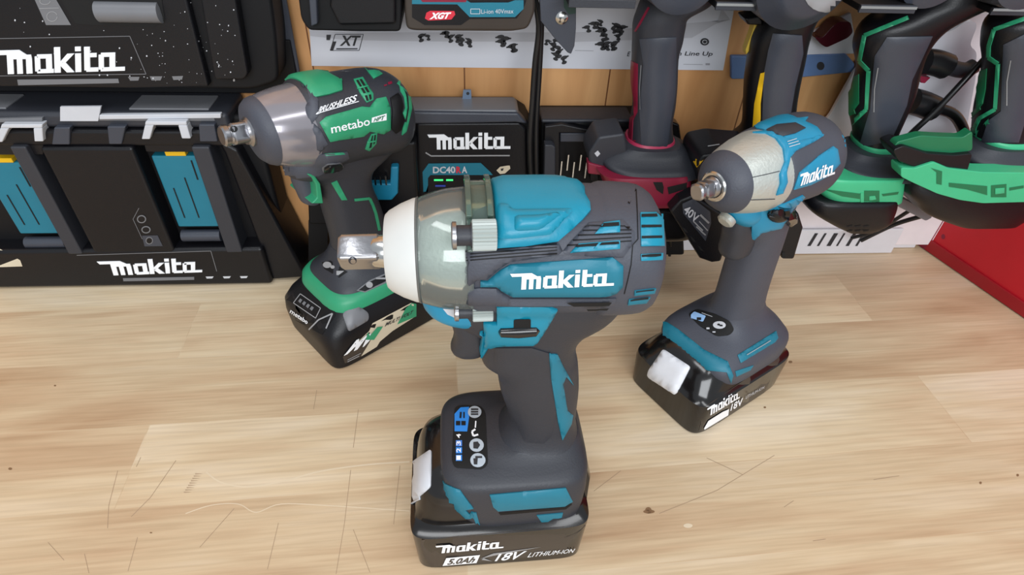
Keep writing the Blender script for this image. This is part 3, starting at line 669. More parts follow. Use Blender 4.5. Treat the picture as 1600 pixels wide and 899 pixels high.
wrap(G, 'top_cover', gbody, kK([(540, 175), (590, 232), (610, 266), (700, 245), (772, 222), (768, 160)]), GRN, .19, thick=.0024, extra=((-.0005, 70), (.001, 90)), label='glossy green upper cover')
lb = panel(G, 'brand_panel', [gbody], kK([(645, 400), (680, 368), (880, 312), (925, 315), (962, 268), (1015, 258), (1040, 320), (1042, 440), (1002, 466), (925, 450), (890, 478), (702, 508)]), GRN, thick=.0018, edge=3, label='green side panel with white lettering')
panel(G, 'brand_lettering', [lb, gbody], text_polys('metabo', 0, .012), WHT, quad=kK([(712, 462), (928, 415), (922, 370), (705, 414)]), parent=lb)
panel(G, 'brand_plate', [lb, gbody], kK([(938, 374), (1020, 350), (1020, 388), (935, 402)]), WHT, parent=lb)
panel(G, 'brand_lettering', [lb, gbody], text_polys('HPT', .2, .03), GRND, quad=kK([(945, 397), (1010, 384), (1012, 360), (950, 376)]), parent=lb, lift=.0005)
panel(G, 'motor_lettering', [gbody, bpy.data.objects['case_lip']], text_polys('BRUSHLESS', .35, .02), WHT, quad=kK([(625, 350), (855, 282), (852, 248), (640, 318)]), lift=.0012)
panel(G, 'motor_underline', [gbody, bpy.data.objects['case_lip']], line(kK([(625, 352), (862, 284)]), 1.2), WHT, lift=.0008)
vent(G, gbody, kK([(835, 160), (887, 148), (945, 240), (945, 275), (908, 290), (870, 235)]), [kK([(850, 165), (862, 162), (905, 235), (892, 238)]), kK([(868, 160), (882, 158), (925, 230), (912, 233)]), kK([(898, 250), (912, 248), (920, 278), (908, 280)]), kK([(920, 245), (932, 243), (936, 268), (926, 275)])], [kK([(858, 205), (915, 192), (918, 200), (860, 213)])], GRN, name='vent')
vent(G, gbody, kK([(935, 465), (966, 458), (962, 518), (922, 560), (900, 550), (912, 510)]), [kK([(938, 475), (946, 472), (935, 540), (922, 545)]), kK([(952, 470), (960, 470), (955, 515), (945, 525)])], [kK([(915, 508), (960, 500), (958, 508), (915, 515)])], GRN, name='vent')
panel(G, 'top_stripe', [gbody], kK([(895, 92), (950, 90), (998, 130), (948, 157)]), GRN, thick=.0012)
panel(G, 'top_label', [gbody], kK([(760, 100), (810, 96), (830, 112), (790, 118)]), GRYP)
panel(G, 'small_print', [gbody], line(kK([(1006, 196), (1022, 190)]), 2.2)+line(kK([(1028, 184), (1050, 176)]), 4), MAR, lift=.0004)
og = panel(G, 'rubber_bumper', [gbody], kK([(1040, 262), (1082, 235), (1102, 262), (1112, 310), (1105, 345), (1118, 385), (1102, 440), (1070, 462), (1045, 435), (1052, 340)]), BLKM, thick=.002, edge=4)
panel(G, 'rear_ring', [gbody], kK([(1088, 165), (1105, 160), (1150, 235), (1160, 320), (1130, 450), (1105, 470), (1110, 430), (1128, 390), (1110, 350), (1125, 320), (1118, 260), (1098, 225)]), GRN, thick=.0016, edge=3)
panel(G, 'ring_slot', [gbody, bpy.data.objects['rear_ring']], line(kK([(1118, 200), (1138, 260), (1142, 320), (1128, 400)]), 2.2), VOID)
gt = G.part('trigger', loft_z([(162, 43, 24, 8, 2.5), (154, 43.5, 25, 8, 2.5), (144, 41.5, 26, 8, 2.5), (137, 40, 27, 7.5, 2.5), (134, 36, 28, 6, 2.5)], k=2), RUB)
G.part('trigger_guard', plate(G, kK([(575, 692), (612, 690), (650, 745), (668, 858), (600, 858), (632, 825), (625, 750), (605, 715)]), .0165, -.0165), GRN, bevel=.001)
panel(G, 'grip_stripe', [ggrip], kK([(710, 740), (742, 726), (800, 835), (768, 836)]), GRN, thick=.001)
panel(G, 'grip_stripe', [ggrip], line(kK([(840, 836), (925, 828), (945, 870)])+kL([(500, 100), (518, 180)]), 4), GRN, thick=.0006, edge=1.5)
panel(G, 'chin_guard', [ggrip, gbody], kK([(378, 650), (640, 580), (800, 565), (810, 600), (640, 700), (470, 718), (400, 690)]), RUB, thick=.0015, edge=3)
panel(G, 'chin_stripe', [ggrip, gbody, bpy.data.objects['chin_guard']], kK([(672, 575), (800, 565), (790, 580), (680, 588)]), GRN)
panel(G, 'light_window', [ggrip, gbody, bpy.data.objects['chin_guard']], kK(oval(430, 680, 22, 18)), GRYL)
panel(G, 'selector_frame', [ggrip, gbody, bpy.data.objects['chin_guard']], kK([(655, 655), (690, 632), (770, 625), (778, 655), (740, 680), (665, 685)]), GRYP, thick=.001, rnd=3)
panel(G, 'direction_selector', [ggrip, gbody, bpy.data.objects['selector_frame']], kK([(668, 656), (695, 640), (762, 634), (766, 655), (735, 672), (672, 676)]), GLOS, thick=.002, rnd=2, lift=.001)
# foot details
f1 = panel(G, 'control_panel', [gfoot, gbase], kL([(250, 330), (290, 322), (370, 375), (330, 402), (260, 360)]), BLKM, L=14)
panel(G, 'symbol', [f1], [kL(oval(275, 342, 20, 15)), kL(oval(300, 352, 10, 8)), kL(rect(318, 370, 352, 390))], GRY, parent=f1, lift=.0004)
rl = panel(G, 'mode_plate', [gfoot, gbase], kL([(410, 462), (470, 415), (560, 375), (580, 380), (575, 415), (450, 472)]), GRYP, thick=.0008)
panel(G, 'symbol', [rl], kL([(420, 460), (472, 422), (560, 384), (568, 408), (450, 466)]), BLKM, parent=rl, lift=.0004)
panel(G, 'symbol', [rl], [kL(oval(470, 436, 16, 14)), kL(rect(500, 402, 545, 410))], GRY, parent=rl, lift=.0007)
# battery print
pl = panel(G, 'gauge_panel', [gb], kL([(68, 520), (150, 440), (310, 545), (312, 580), (250, 670), (70, 570)]), BLKM, parent=gb, L=14)
panel(G, 'gauge_frame', [gb], [q_ for q_ in line(kL([(118, 520), (150, 478), (245, 545), (222, 592), (118, 520)]), 1.2)]+line(kL([(190, 645), (235, 600), (300, 570), (270, 640)]), 2.2), GRY, parent=gb, lift=.0006)
panel(G, 'gauge_bar', [gb], [kL([(140+i*18, 512+i*12), (150+i*18, 500+i*12), (160+i*18, 507+i*12), (150+i*18, 522+i*12)]) for i in range(4)], GRYP, parent=gb, lift=.0006)
panel(G, 'brand_lettering', [gb], text_polys('metabo', 0, .02), WHT, quad=kL([(100, 565), (182, 620), (188, 603), (108, 546)]), parent=gb, lift=.0006)
panel(G, 'release_button', [gb], kL([(345, 570), (380, 545), (415, 532), (465, 565), (466, 600), (372, 655)]), GRYP, thick=.002, rnd=5, parent=gb)
sb_ = panel(G, 'label_band', [gb], kL([(350, 765), (470, 650), (485, 615), (665, 520), (690, 525), (690, 580), (580, 650), (520, 700), (505, 725), (435, 768), (360, 800)]), CREAM, parent=gb, L=14)
panel(G, 'label_tail', [gb], kL([(600, 620), (640, 545), (668, 520), (690, 524), (690, 582)]), GRN, parent=gb, lift=.0004)
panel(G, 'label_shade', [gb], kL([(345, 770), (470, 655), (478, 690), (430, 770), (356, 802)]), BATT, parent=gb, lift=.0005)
panel(G, 'series_lettering', [gb], text_polys('MV', .3, .05), WHT, quad=kL([(350, 765), (490, 700), (520, 640), (390, 700)]), parent=gb, lift=.0008)
panel(G, 'series_stroke', [gb], kL([(450, 690), (490, 690), (532, 628), (505, 632), (470, 672), (462, 655)]), GRN, parent=gb, lift=.001)
panel(G, 'series_lettering', [gb], text_polys('MULTI VOLT', .3, .02), INK, quad=kL([(540, 630), (672, 568), (676, 552), (545, 612)]), parent=gb, lift=.0008)
panel(G, 'small_print', [gb], line(kL([(366, 784), (428, 752)]), 1.2)+line(kL([(366, 793), (420, 766)]), 1.2), GRY, parent=gb, lift=.001)

# ============================================================ small teal impact wrench, right
Q = Thing('impact_wrench', 'small teal and charcoal impact wrench at right with silver gear case and white battery button', 'impact wrench', (.1985, .3235, 0), 210.5, group='impact wrenches standing on the bench')
qb = Q.part('battery', loft_z([(0, 54, -47, 35, 8), (1.5, 56.5, -49, 37.5, 8), (29, 58.5, -50, 38.5, 8), (34, 58.5, -50, 38.5, 7), (35.5, 57, -48, 36.5, 6), (40, 54.5, -47, 34.2, 5), (47, 51.5, -45, 32, 4.5), (53, 46, -42, 28, 4), (58, 38, -40, 22, 3.5)], N=80), GLOS)
panel(Q, 'label_plate', qb, kP([(395, 820), (425, 705), (770, 470), (772, 490), (700, 640), (420, 825)]), BATT, parent=qb, lift=.0003, L=30)
qrb = panel(Q, 'release_button', qb, kP([(160, 540), (232, 437), (358, 520), (290, 650), (160, 565)]), mat('off_white_plastic', (222, 224, 230), .4), thick=.0032, edge=3, parent=qb, rnd=4, label='white battery release button')
panel(Q, 'brand_lettering', qb, LOGO, WHT, quad=kP([(435, 752), (585, 662), (580, 628), (432, 712)]), parent=qb, lift=.0006)
panel(Q, 'capacity_lettering', qb, [kP([(418, 805), (438, 770), (505, 728), (535, 715), (530, 745), (420, 812)])], WHT, parent=qb, lift=.0006)
panel(Q, 'voltage_lettering', qb, text_polys('18V', .3, .02), WHT, quad=kP([(540, 725), (605, 690), (600, 662), (540, 695)]), parent=qb, lift=.0006)
panel(Q, 'chemistry_lettering', qb, text_polys('LITHIUM-ION', .2, 0), GRYL, quad=kP([(612, 668), (700, 618), (700, 606), (612, 655)]), parent=qb, lift=.0006)
qf = Q.part('foot', loft_z([(39, 38, -46, 35.5, 4.5), (50, 42, -46, 36.5, 4.5), (56, 41, -45, 35.5, 4.5), (60, 37.5, -43, 33, 4), (65, 29, -40, 28, 3.4), (69, 22, -36, 23, 3), (75, 17, -30, 18.5, 2.8), (83, 15.5, -26, 16, 2.6)], N=72, k=2), RUB)
qg = Q.part('handle', loft_z([(190, 38, -20, 14, 2.4), (176, 37, -19, 15, 2.4), (165, 30, -17, 15, 2.5), (152, 21, -17, 15, 2.5), (138, 18.5, -18.5, 15, 2.5), (110, 17, -21.5, 15, 2.5), (92, 15.8, -24, 15.4, 2.5), (80, 16, -26, 16.5, 2.6)], N=56, k=3), RUB)
az = lambda x: 205.8-.035*(91-x)
qbody = Q.part('housing', loft_x([(31, az(31), 23.5, 23.5, 2), (28, az(28), 25, 25, 2.05), (16, az(16), 25.9, 25.9, 2.05), (0, az(0), 26.4, 26.4, 2.1), (-13, az(-13), 26.6, 26.8, 2.15), (-22, az(-22), 25, 25, 2.1), (-28, az(-28), 20.5, 20.5, 2), (-31.5, az(-31), 13, 13, 2), (-32.5, az(-32), 4, 4, 2)], N=72, k=2), RUB)
qs = Q.part('gear_case', loft_x([(29, az(29), 24.6, 24.6, 2), (40, az(40), 23.2, 23.2, 2), (52, az(52), 20.2, 20.2, 2), (59, az(59), 17.8, 17.8, 2)], N=64, k=2), ALU, label='silver cast gear case')
qn = Q.part('nose_cap', loft_x([(57.5, az(57), 18.6, 18.6, 2), (60, az(60), 17.8, 17.8, 2), (64, az(64), 15, 15, 2), (67, az(67), 11.5, 11.5, 2), (68, az(68), 9.5, 9.5, 2), (68, az(68), 8, 8, 2)], N=64), RUB)
qa = (1, 0, .035)
Q.part('nose_bushing', lathe((.065, 0, az(65)/1000), qa, [(0, .0088), (.0035, .0088), (.0042, .008), (.0042, .0066), (.002, .006)]), STEELB)
qd = Q.part('drive_shaft', lathe((.066, 0, az(66)/1000), qa, [(0, .0062), (.005, .0062), (.0065, .0055), (.007, .0045)]), STEEL)
sqb = skin([[Vector((x, se(2*math.pi*i/40, h, h, n_)[0], se(2*math.pi*i/40, h, h, n_)[1])) for i in range(40)] for x, h, n_ in ((0, .0047, 4), (.0060, .0047, 5), (.0067, .0038, 2.5), (.0078, .0038, 2), (.0084, .0047, 2.5), (.0104, .0047, 3), (.0112, .0038, 3))])
sqb.transform(Matrix.Translation((.0715, 0, az(71.5)/1000)) @ Matrix.Rotation(-.035, 4, 'Y') @ Matrix.Rotation(R(20), 4, 'X'))
Q.part('square_drive', sqb, STEEL)
TQ = [qbody, qs]
panel(Q, 'case_groove', [qs], line(kN([(455, 408), (540, 390), (615, 372)]), 1.2)+line(kN([(370, 530), (590, 522)]), 1.2), RUBD)
fc = panel(Q, 'front_collar', [qbody, qs], kN([(470, 165), (560, 155), (660, 190), (720, 205), (850, 175), (848, 185), (800, 215), (700, 265), (670, 300), (650, 380), (655, 430), (630, 490), (595, 500), (615, 440), (612, 390), (640, 320), (630, 250), (590, 195), (540, 170)]), TEALW, thick=.0016, edge=3, L=5, label='teal collar and arm over the housing')
qt = wrap(Q, 'top_cover', qbody, kN([(590, 180), (640, 215), (690, 235), (780, 205), (845, 180), (815, 138), (750, 108)]), TEALW, .205, thick=.0018, extra=((-.006, 90),))
panel(Q, 'top_pad', [qt, qbody], kN([(540, 150), (600, 122), (700, 112), (755, 140), (700, 168), (610, 190), (570, 170)]), RUBD, thick=.001, edge=3, L=5)
panel(Q, 'small_print', [fc, qbody], line(kN([(655, 215), (705, 200)]), 1)+line(kN([(660, 228), (715, 212)]), 1)+line(kN([(665, 243), (722, 225)]), 1), GRYL, lift=.0006)
lb2 = panel(Q, 'brand_panel', [qbody], kN([(690, 470), (720, 380), (830, 285), (900, 238), (925, 255), (938, 330), (880, 395), (780, 445)]), TEALW, thick=.0014, edge=3, L=5)
panel(Q, 'brand_lettering', [lb2, fc, qbody], LOGO, WHT, quad=kN([(712, 455), (912, 385), (912, 318), (728, 385)]), parent=lb2, lift=.0004)
panel(Q, 'vent_slot', [qbody], [kN(rect(968, 170+i*28, 992, 182+i*28)) for i in range(3)], TEALW, L=6, thick=.0004)
th = panel(Q, 'trigger_housing', [qg, qbody], kN([(300, 600), (420, 590), (560, 565), (640, 545), (740, 500), (750, 508), (680, 580), (620, 680), (520, 700), (480, 740), (420, 810), (375, 820), (360, 805), (440, 760), (465, 700), (460, 655), (390, 640), (320, 650)]), TEALW, thick=.002, edge=2.5, L=5)
Q.part('chin', loft_z([(188, 50, 8, 11, 3), (182, 49, 8, 13, 3), (177, 46, 8, 13.5, 3), (172, 40, 8, 12, 3), (169, 36, 8, 10, 3)], k=2), TEALW)
Q.part('lamp', lathe((.047, .002, .1775), (.75, .1, -.5), [(0, .0054), (.003, .0054), (.0042, .004), (.0044, .001)]), ALU)
panel(Q, 'selector_boss', [qg, qbody, th], kN(oval(600, 610, 52, 34)), BLK, thick=.004, edge=8, L=5)
panel(Q, 'selector_tip', [qg, qbody, th, bpy.data.objects['selector_boss']], kN([(640, 590), (690, 605), (680, 650), (655, 665)]), GLOS, thick=.003, edge=4, L=5, lift=.002)
Q.part('trigger', loft_z([(173, 39, 12, 9, 2.6), (165, 40, 12, 9.5, 2.6), (156, 37.5, 12, 9.5, 2.6), (147, 37, 12, 9, 2.6), (141, 34, 12, 8, 2.6), (138.5, 28, 12, 5, 2.6)], k=2), RUBD)
panel(Q, 'foot_band', [qf], kP([(205, 330), (228, 300), (300, 345), (420, 440), (530, 495), (555, 560), (545, 595), (525, 545), (430, 535), (320, 450), (210, 375)]), TEALD, thick=.0012, edge=2.5, L=6)
qfi = panel(Q, 'foot_inlay', [qf], kP([(575, 465), (755, 352), (765, 385), (750, 405), (590, 502)]), TEALD, thick=.001, edge=2, L=6)
panel(Q, 'foot_inlay', [qf], kP([(565, 540), (650, 512), (635, 535), (570, 565)]), TEALD, thick=.0006, edge=2, L=6)
panel(Q, 'inlay_lettering', [qf, qfi], line(kP([(615, 465), (725, 398)]), 1), GRY, lift=.0014)
qc = panel(Q, 'control_panel', [qf, qg], kP([(345, 275), (385, 250), (470, 270), (540, 305), (562, 345), (540, 372), (480, 378), (400, 330)]), VOID, thick=.001, edge=2, rnd=5, L=6)
panel(Q, 'symbol', [qc], kP([(358, 278), (375, 262), (430, 282), (415, 310), (360, 292)]), PBLUE, parent=qc, lift=.0004, rnd=2)
panel(Q, 'symbol', [qc], [kP(oval(492, 324, 30, 18)), kP(rect(432, 336, 446, 344)), kP(rect(460, 354, 474, 360))]+line(kP([(410, 268), (460, 285)]), .8), GRYL, parent=qc, lift=.0004)
panel(Q, 'symbol', [qc], [kP(oval(490, 322, 7, 5)), kP(rect(494, 322, 508, 330)), kP(rect(388, 290, 408, 302))], VOID, parent=qc, lift=.0007)

# ============================================================ chargers on the left
def dots(T, tg, n, x0, y0, x1, y1, m, name='paint_flecks', s0=.5, s1=1.6, parent=None):
    P_ = []
    for i in range(n):
        r_ = random.uniform(s0, s1)*(1.6 if random.random() < .1 else 1)
        P_.append(oval(random.uniform(x0, x1), random.uniform(y0, y1), r_, r_*random.uniform(.7, 1.4), 7))
    o = panel(T, name, tg, P_, m, lift=.0004, parent=parent, L=30); o['kind'] = 'stuff'; return o
CH = Thing('battery_charger', 'black twin-port battery charger standing on the bench at left', 'battery charger', (-.3, .48, 0), group='battery chargers')
body_ = CH.part('shell', box(-.437, -.168, .470, .503, .0008, .163), BLKM, world=True, bevel=.004)
bar = CH.part('front_bar', box(-.437, -.185, .452, .475, .0008, .044), BLK, world=True, bevel=.004)
CH.part('center_face', box(-.332, -.262, .452, .475, .04, .144), BLK, world=True, bevel=.003)
CH.part('port_rail', box(-.353, -.341, .451, .475, .04, .145), GRYP if False else RUBD, world=True, bevel=.0015)
CH.part('port_rail', box(-.217, -.203, .451, .475, .04, .145), RUBD, world=True, bevel=.0015)
CH.part('side_wing', slab([(335, 215), (372, 235), (480, 434), (425, 438), (350, 240)], .458, .045), BLK, world=True, bevel=.003)
CH.part('port_roof', box(-.437, -.19, .455, .49, .143, .157), BLK, world=True, bevel=.003)
tp = CH.part('top_shell', box(-.44, -.185, .458, .503, .157, .170), RUBD, world=True, bevel=.004)
CH.part('top_strip', slab([(155, 180), (345, 178), (345, 185), (155, 187)], .4555, .004), GRYL, world=True, bevel=.0006)
CH.part('top_strip', slab([(-40, 187), (66, 184), (66, 190), (-40, 193)], .4555, .004), GRYP, world=True, bevel=.0006)
CH.part('top_pad', box(-.26, -.2, .464, .49, .1695, .1712), GRYP, world=True, bevel=.0008)
CH.part('top_pad', box(-.43, -.35, .464, .49, .1695, .1712), GRYP, world=True, bevel=.0008)
CH.part('top_lip', box(-.285, -.195, .4575, .460, .1635, .1665), GRYP, world=True, bevel=.001)
CH.part('rating_label', slab(kT([(325, 578), (545, 576), (530, 655), (325, 655)]), .4565, .002), GRYL, world=True)
for x0, x1, zc in ((-.39, -.353, .127), (-.2545, -.2175, .133)):
    t_ = CH.part('terminal_cover', box(x0, x1, .459, .478, zc-.07, zc), TEALD, world=True, bevel=.0015, label='teal terminal cover')
    CH.part('yellow_tab', box(x0+.012, x0+.028, .4585, .476, zc, zc+.004), YEL, parent=t_, world=True, bevel=.0006)
    CH.part('cover_groove', merge(box(x0+.008, x0+.009, .4586, .46, zc-.06, zc-.03), box(x0+.02, x0+.021, .4586, .46, zc-.06, zc-.02), box(x0+.03, x0+.0312, .4586, .46, zc-.022, zc-.004)), VOID, parent=t_, world=True)
    CH.part('port_bar', lathe((x0-.001, .462, zc-.081), (1, 0, 0), [(0, .002), (.0005, .0055), (.034, .0055), (.0345, .002)]), SLATE, world=True)
for dx in (0, -228):
    f_ = lambda p: [(x+dx*(1+(y-205)*.0009), y+abs(dx)*.02) for x, y in p]
    CH.part('latch_bracket', merge(slab(f_([(227, 190), (291, 190), (292, 196), (226, 196)]), .451, .014), slab(f_([(226, 196), (240, 196), (234, 218), (221, 218)]), .451, .014), slab(f_([(278, 196), (292, 196), (298, 217), (284, 217)]), .451, .014)), GRYL, world=True, bevel=.0008)
    CH.part('latch_plate', slab(f_([(167, 198), (196, 198), (190, 226), (170, 226)]), .453, .012), SLATE, world=True, bevel=.001)
    CH.part('latch_plate', slab(f_([(310, 195), (335, 195), (340, 222), (312, 222)]), .453, .012), SLATE, world=True, bevel=.001)
    CH.part('latch_recess', slab(f_([(222, 219), (300, 219), (302, 238), (228, 238)]), .456, .012), BLK, world=True, bevel=.001)
panel(CH, 'brand_lettering', bar, LOGO, WHT, quad=kD([(575, 797), (1097, 778), (1075, 702), (520, 716)]), thick=.0006, edge=1, lift=.0004, L=20)
panel(CH, 'brand_outline', bar, line(kD([(415, 688), (1140, 665), (1172, 775)]), 1), GRYP, L=30)
panel(CH, 'vent_lip', bar, kD([(665, 812), (1050, 805), (1050, 820), (668, 828)]), GRYP, thick=.0004, edge=1, L=30)
panel(CH, 'lamp_window', bar, [kD([(1112+a, 803-i), (1155+a, 802-i), (1148+a, 813-i), (1118+a, 814-i)]) for i, a in enumerate((0, 93, 185))], GRYL, L=30)
icn = [bpy.data.objects['center_face']]
panel(CH, 'symbol_plate', icn+[bar], kD([(768, 582), (852, 580), (880, 638), (782, 640)]), SLATE, L=30)
panel(CH, 'symbol', icn+[bar], [kD(oval(766, 492, 25, 22)), kD(oval(790, 549, 25, 20)), kD(oval(808, 608, 20, 20))]+line(kD([(752, 432), (720, 492), (770, 600)]), .8), GRYP, L=30, lift=.0004)
panel(CH, 'symbol', icn+[bar], [kD(oval(766, 492, 19, 16)), kD(oval(790, 549, 19, 14)), kD(oval(808, 608, 15, 15))], BLK, L=30, lift=.0006)
panel(CH, 'warning_label', [bar, body_], kD([(0, 655), (110, 715), (122, 748), (0, 752)]), CREAM, L=30)

CU = Thing('battery_charger', 'black battery charger with white paint flecks, mounted above the standing one at top left', 'battery charger', (-.3, .48, .2), group='battery chargers')
ub_ = CU.part('shell', slab(round_poly([(-90, 133), (395, 141), (436, 128), (432, 60), (415, -70), (-140, -70)], 14), .465, .038), BLKM, world=True, bevel=.003)
CU.part('gap_shade_plate', box(-.46, -.135, .492, .5035, .172, .215), BLKM, world=True, bevel=.001)  # added black plate standing in for the shadow between the chargers
uf = CU.part('front_face', slab(kT([(-60, 470), (-60, -260), (880, -260), (1010, 0), (1130, 470), (700, 480)]), .458, .01), BLK, world=True, bevel=.002)
CU.part('side_module', slab(round_poly(kT([(1050, -200), (1240, -200), (1275, 0), (1342, 400), (1320, 432), (1160, 432)]), 6), .455, .012), BLK, world=True, bevel=.003)
CU.part('port_recess', slab(kT([(360, -100), (860, -100), (890, 110), (830, 150), (410, 130), (330, 0)]), .4575, .004), VOID, world=True)
CU.part('port_bar', lathe(on_y(152, 18, .458), (1, 0, 0), [(0, .003), (.0006, .0068), (.042, .0068), (.0426, .003)]), GRYP, world=True)
panel(CU, 'brand_outline', uf, line(kT([(0, 208), (702, 195), (790, 400), (0, 410)]), 1), GRYP, L=40)
panel(CU, 'brand_lettering', uf, LOGO, WHT, quad=[(-2, 116), (197, 110), (188, 71), (-14, 76)], thick=.0006, edge=1, L=20, lift=.0004)
panel(CU, 'vent_lip', uf, kT([(95, 430), (640, 425), (645, 448), (100, 460)]), GRYP, thick=.0006, edge=1, L=40)
panel(CU, 'lamp_window', uf, [kT([(692, 415), (755, 415), (748, 435), (705, 436)]), kT([(810, 412), (878, 412), (868, 434), (820, 434)]), kT([(930, 412), (990, 410), (984, 430), (938, 432)])], GRYP, L=40)
panel(CU, 'symbol_plate', uf, kT([(185, -10), (300, -10), (385, 135), (250, 135)]), GRYP, L=40)
panel(CU, 'symbol', uf, line(kT(oval(283, 88, 28, 26)), 1)+line(kT([(215, 45), (320, 42)]), 1)+line(kT(oval(245, 5, 28, 18)), 1), GRY, L=40, lift=.0005)
dots(CU, [uf, bpy.data.objects['side_module'], ub_], 60, 225, 0, 370, 130, GRYL, s0=.35, s1=1.1)
dots(CU, [uf, ub_], 40, 0, 5, 260, 130, GRYL, s0=.35, s1=1.3)

# ============================================================ wall charger in the middle
DC = Thing('battery_charger', 'black fast charger with grey top and teal panel, behind the green wrench', 'battery charger', (0, .48, .0), group='battery chargers')
ds = DC.part('shell', slab([(560, 176), (805, 176), (824, 188), (838, 215), (842, 330), (840, 352), (482, 352), (478, 240), (500, 186)], .468, .034), BLKM, world=True, bevel=.003)
DC.part('side_block', slab([(482, 345), (512, 345), (512, 412), (482, 412)], .47, .03), BLKM, world=True)
DC.part('top_shell', slab([(600, 172), (806, 172), (812, 178), (600, 178)], .4655, .027), GRYP, world=True, bevel=.002)
DC.part('hood', slab(kZ([(60, 185), (950, 195), (1030, 290), (930, 275), (60, 290)]), .463, .01), SLATE, world=True, bevel=.002)
dfc = DC.part('front_face', slab(kZ([(110, 280), (960, 275), (1020, 330), (1030, 900), (110, 900)]), .464, .01), BLK, world=True, bevel=.002)
panel(DC, 'brand_lettering', dfc, LOGO, WHT, quad=kZ([(232, 494), (890, 488), (862, 352), (198, 362)]), thick=.0006, edge=1, L=20, lift=.0004)
panel(DC, 'brand_outline', dfc, line(kZ([(185, 520), (230, 548), (880, 545)]), 2), GRY, L=40)
tpn = panel(DC, 'model_panel', dfc, [kZ([(160, 680), (210, 610), (640, 605), (720, 680), (740, 705), (225, 705), (205, 730), (205, 900), (170, 900)])], TEALD, L=30, lift=.0004)
panel(DC, 'model_lettering', dfc, text_polys('DC40', 0, .03), GRYL, quad=kZ([(246, 690), (432, 688), (430, 632), (246, 634)]), L=30, lift=.0008)
panel(DC, 'model_lettering', dfc, text_polys('A', 0, .03), GRYL, quad=kZ([(485, 686), (530, 686), (530, 632), (485, 632)]), L=30, lift=.0008)
panel(DC, 'model_lettering', dfc, text_polys('R', 0, .04), REDL, quad=kZ([(438, 688), (480, 687), (480, 632), (438, 633)]), L=30, lift=.0008)
panel(DC, 'charge_lamp', dfc, [kZ(rect(255, 738, 330, 752)), kZ(rect(355, 738, 412, 752)), kZ(rect(555, 770, 610, 800))], LED, L=30, lift=.0008)
panel(DC, 'charge_lamp', dfc, [kZ(rect(265, 785, 350, 800))], mat('blue_led', (50, 70, 170), .4), L=30, lift=.0008)
panel(DC, 'flash_mark', dfc, kZ([(770, 665), (800, 635), (860, 625), (880, 625), (885, 650), (840, 690), (800, 695)]), CREAM, L=30, lift=.0008)
panel(DC, 'flash_mark', dfc, kZ([(805, 650), (830, 645), (825, 665), (808, 668)]), INK, L=30, lift=.001)
dock = DC.part('dock', slab([(545, 225), (600, 222), (650, 222), (655, 330), (640, 350), (545, 350)], .45, .03), BLK, world=True, bevel=.003)
td = DC.part('terminal_block', slab(kK([(905, 745), (1040, 745), (1045, 650), (1088, 650), (1085, 800), (1050, 840), (955, 840), (925, 800)]), .444, .012), TEALW, world=True, bevel=.0015)
for i in range(3):
    a = on_y(320+.2782*(960+i*30), 80+.2782*735, .446)
    DC.part('terminal_pin', box(a.x-.0007, a.x+.0007, .444, .446, a.z-.002, a.z+.006), STEELB, parent=td, world=True)
DC.part('hanging_tab', slab([(724, 141), (736, 141), (737, 158), (722, 158)], .487, .002), mat('zinc', (120, 140, 165), .4, .6), world=True)
panel(DC, 'tab_screw', bpy.data.objects['hanging_tab'], oval(731, 146, 2.5, 2.5), INK, L=30)

D2 = Thing('battery_charger', 'black charger dock with bare terminal pins, on the wall behind the maroon-footed tool', 'battery charger', (.12, .48, .0), group='battery chargers')
D2.part('shell', slab([(846, 190), (1020, 190), (1050, 205), (1064, 235), (1070, 400), (846, 400)], .468, .034), BLKM, world=True, bevel=.003)
D2.part('top_shell', slab([(846, 187), (990, 187), (988, 193), (846, 193)], .4655, .026), RUBD, world=True, bevel=.002)
D2.part('hood', slab(kY([(140, 215), (260, 200), (450, 240), (730, 248), (730, 300), (520, 310), (520, 600), (460, 600), (460, 260), (245, 260), (245, 600), (130, 600)]), .46, .01), BLK, world=True, bevel=.001)
D2.part('shade_plate', slab(kY([(248, 262), (452, 262), (452, 325), (248, 325)]), .463, .006), SLATE, world=True, bevel=.001)
D2.part('guide', slab(kY([(140, 345), (190, 345), (215, 360), (215, 600), (135, 600)]), .452, .01), RUBD, world=True, bevel=.001)
for cx, cy in ((255, 500), (302, 455), (342, 505), (390, 455), (428, 510)):
    a = on_y(820+.2226*cx, 150+.2226*cy, .46)
    D2.part('terminal_pin', box(a.x-.0005, a.x+.0005, .459, .463, a.z-.009, a.z+.006), STEELB, world=True)
D2.part('edge_band', slab([(1043, 188), (1062, 195), (1068, 240), (1056, 250), (1050, 215)], .455, .012), GLOS, world=True, bevel=.002)
D2.part('edge_mark', slab([(1044, 209), (1051, 211), (1050, 224), (1044, 223)], .4535, .002), TEALD, world=True)

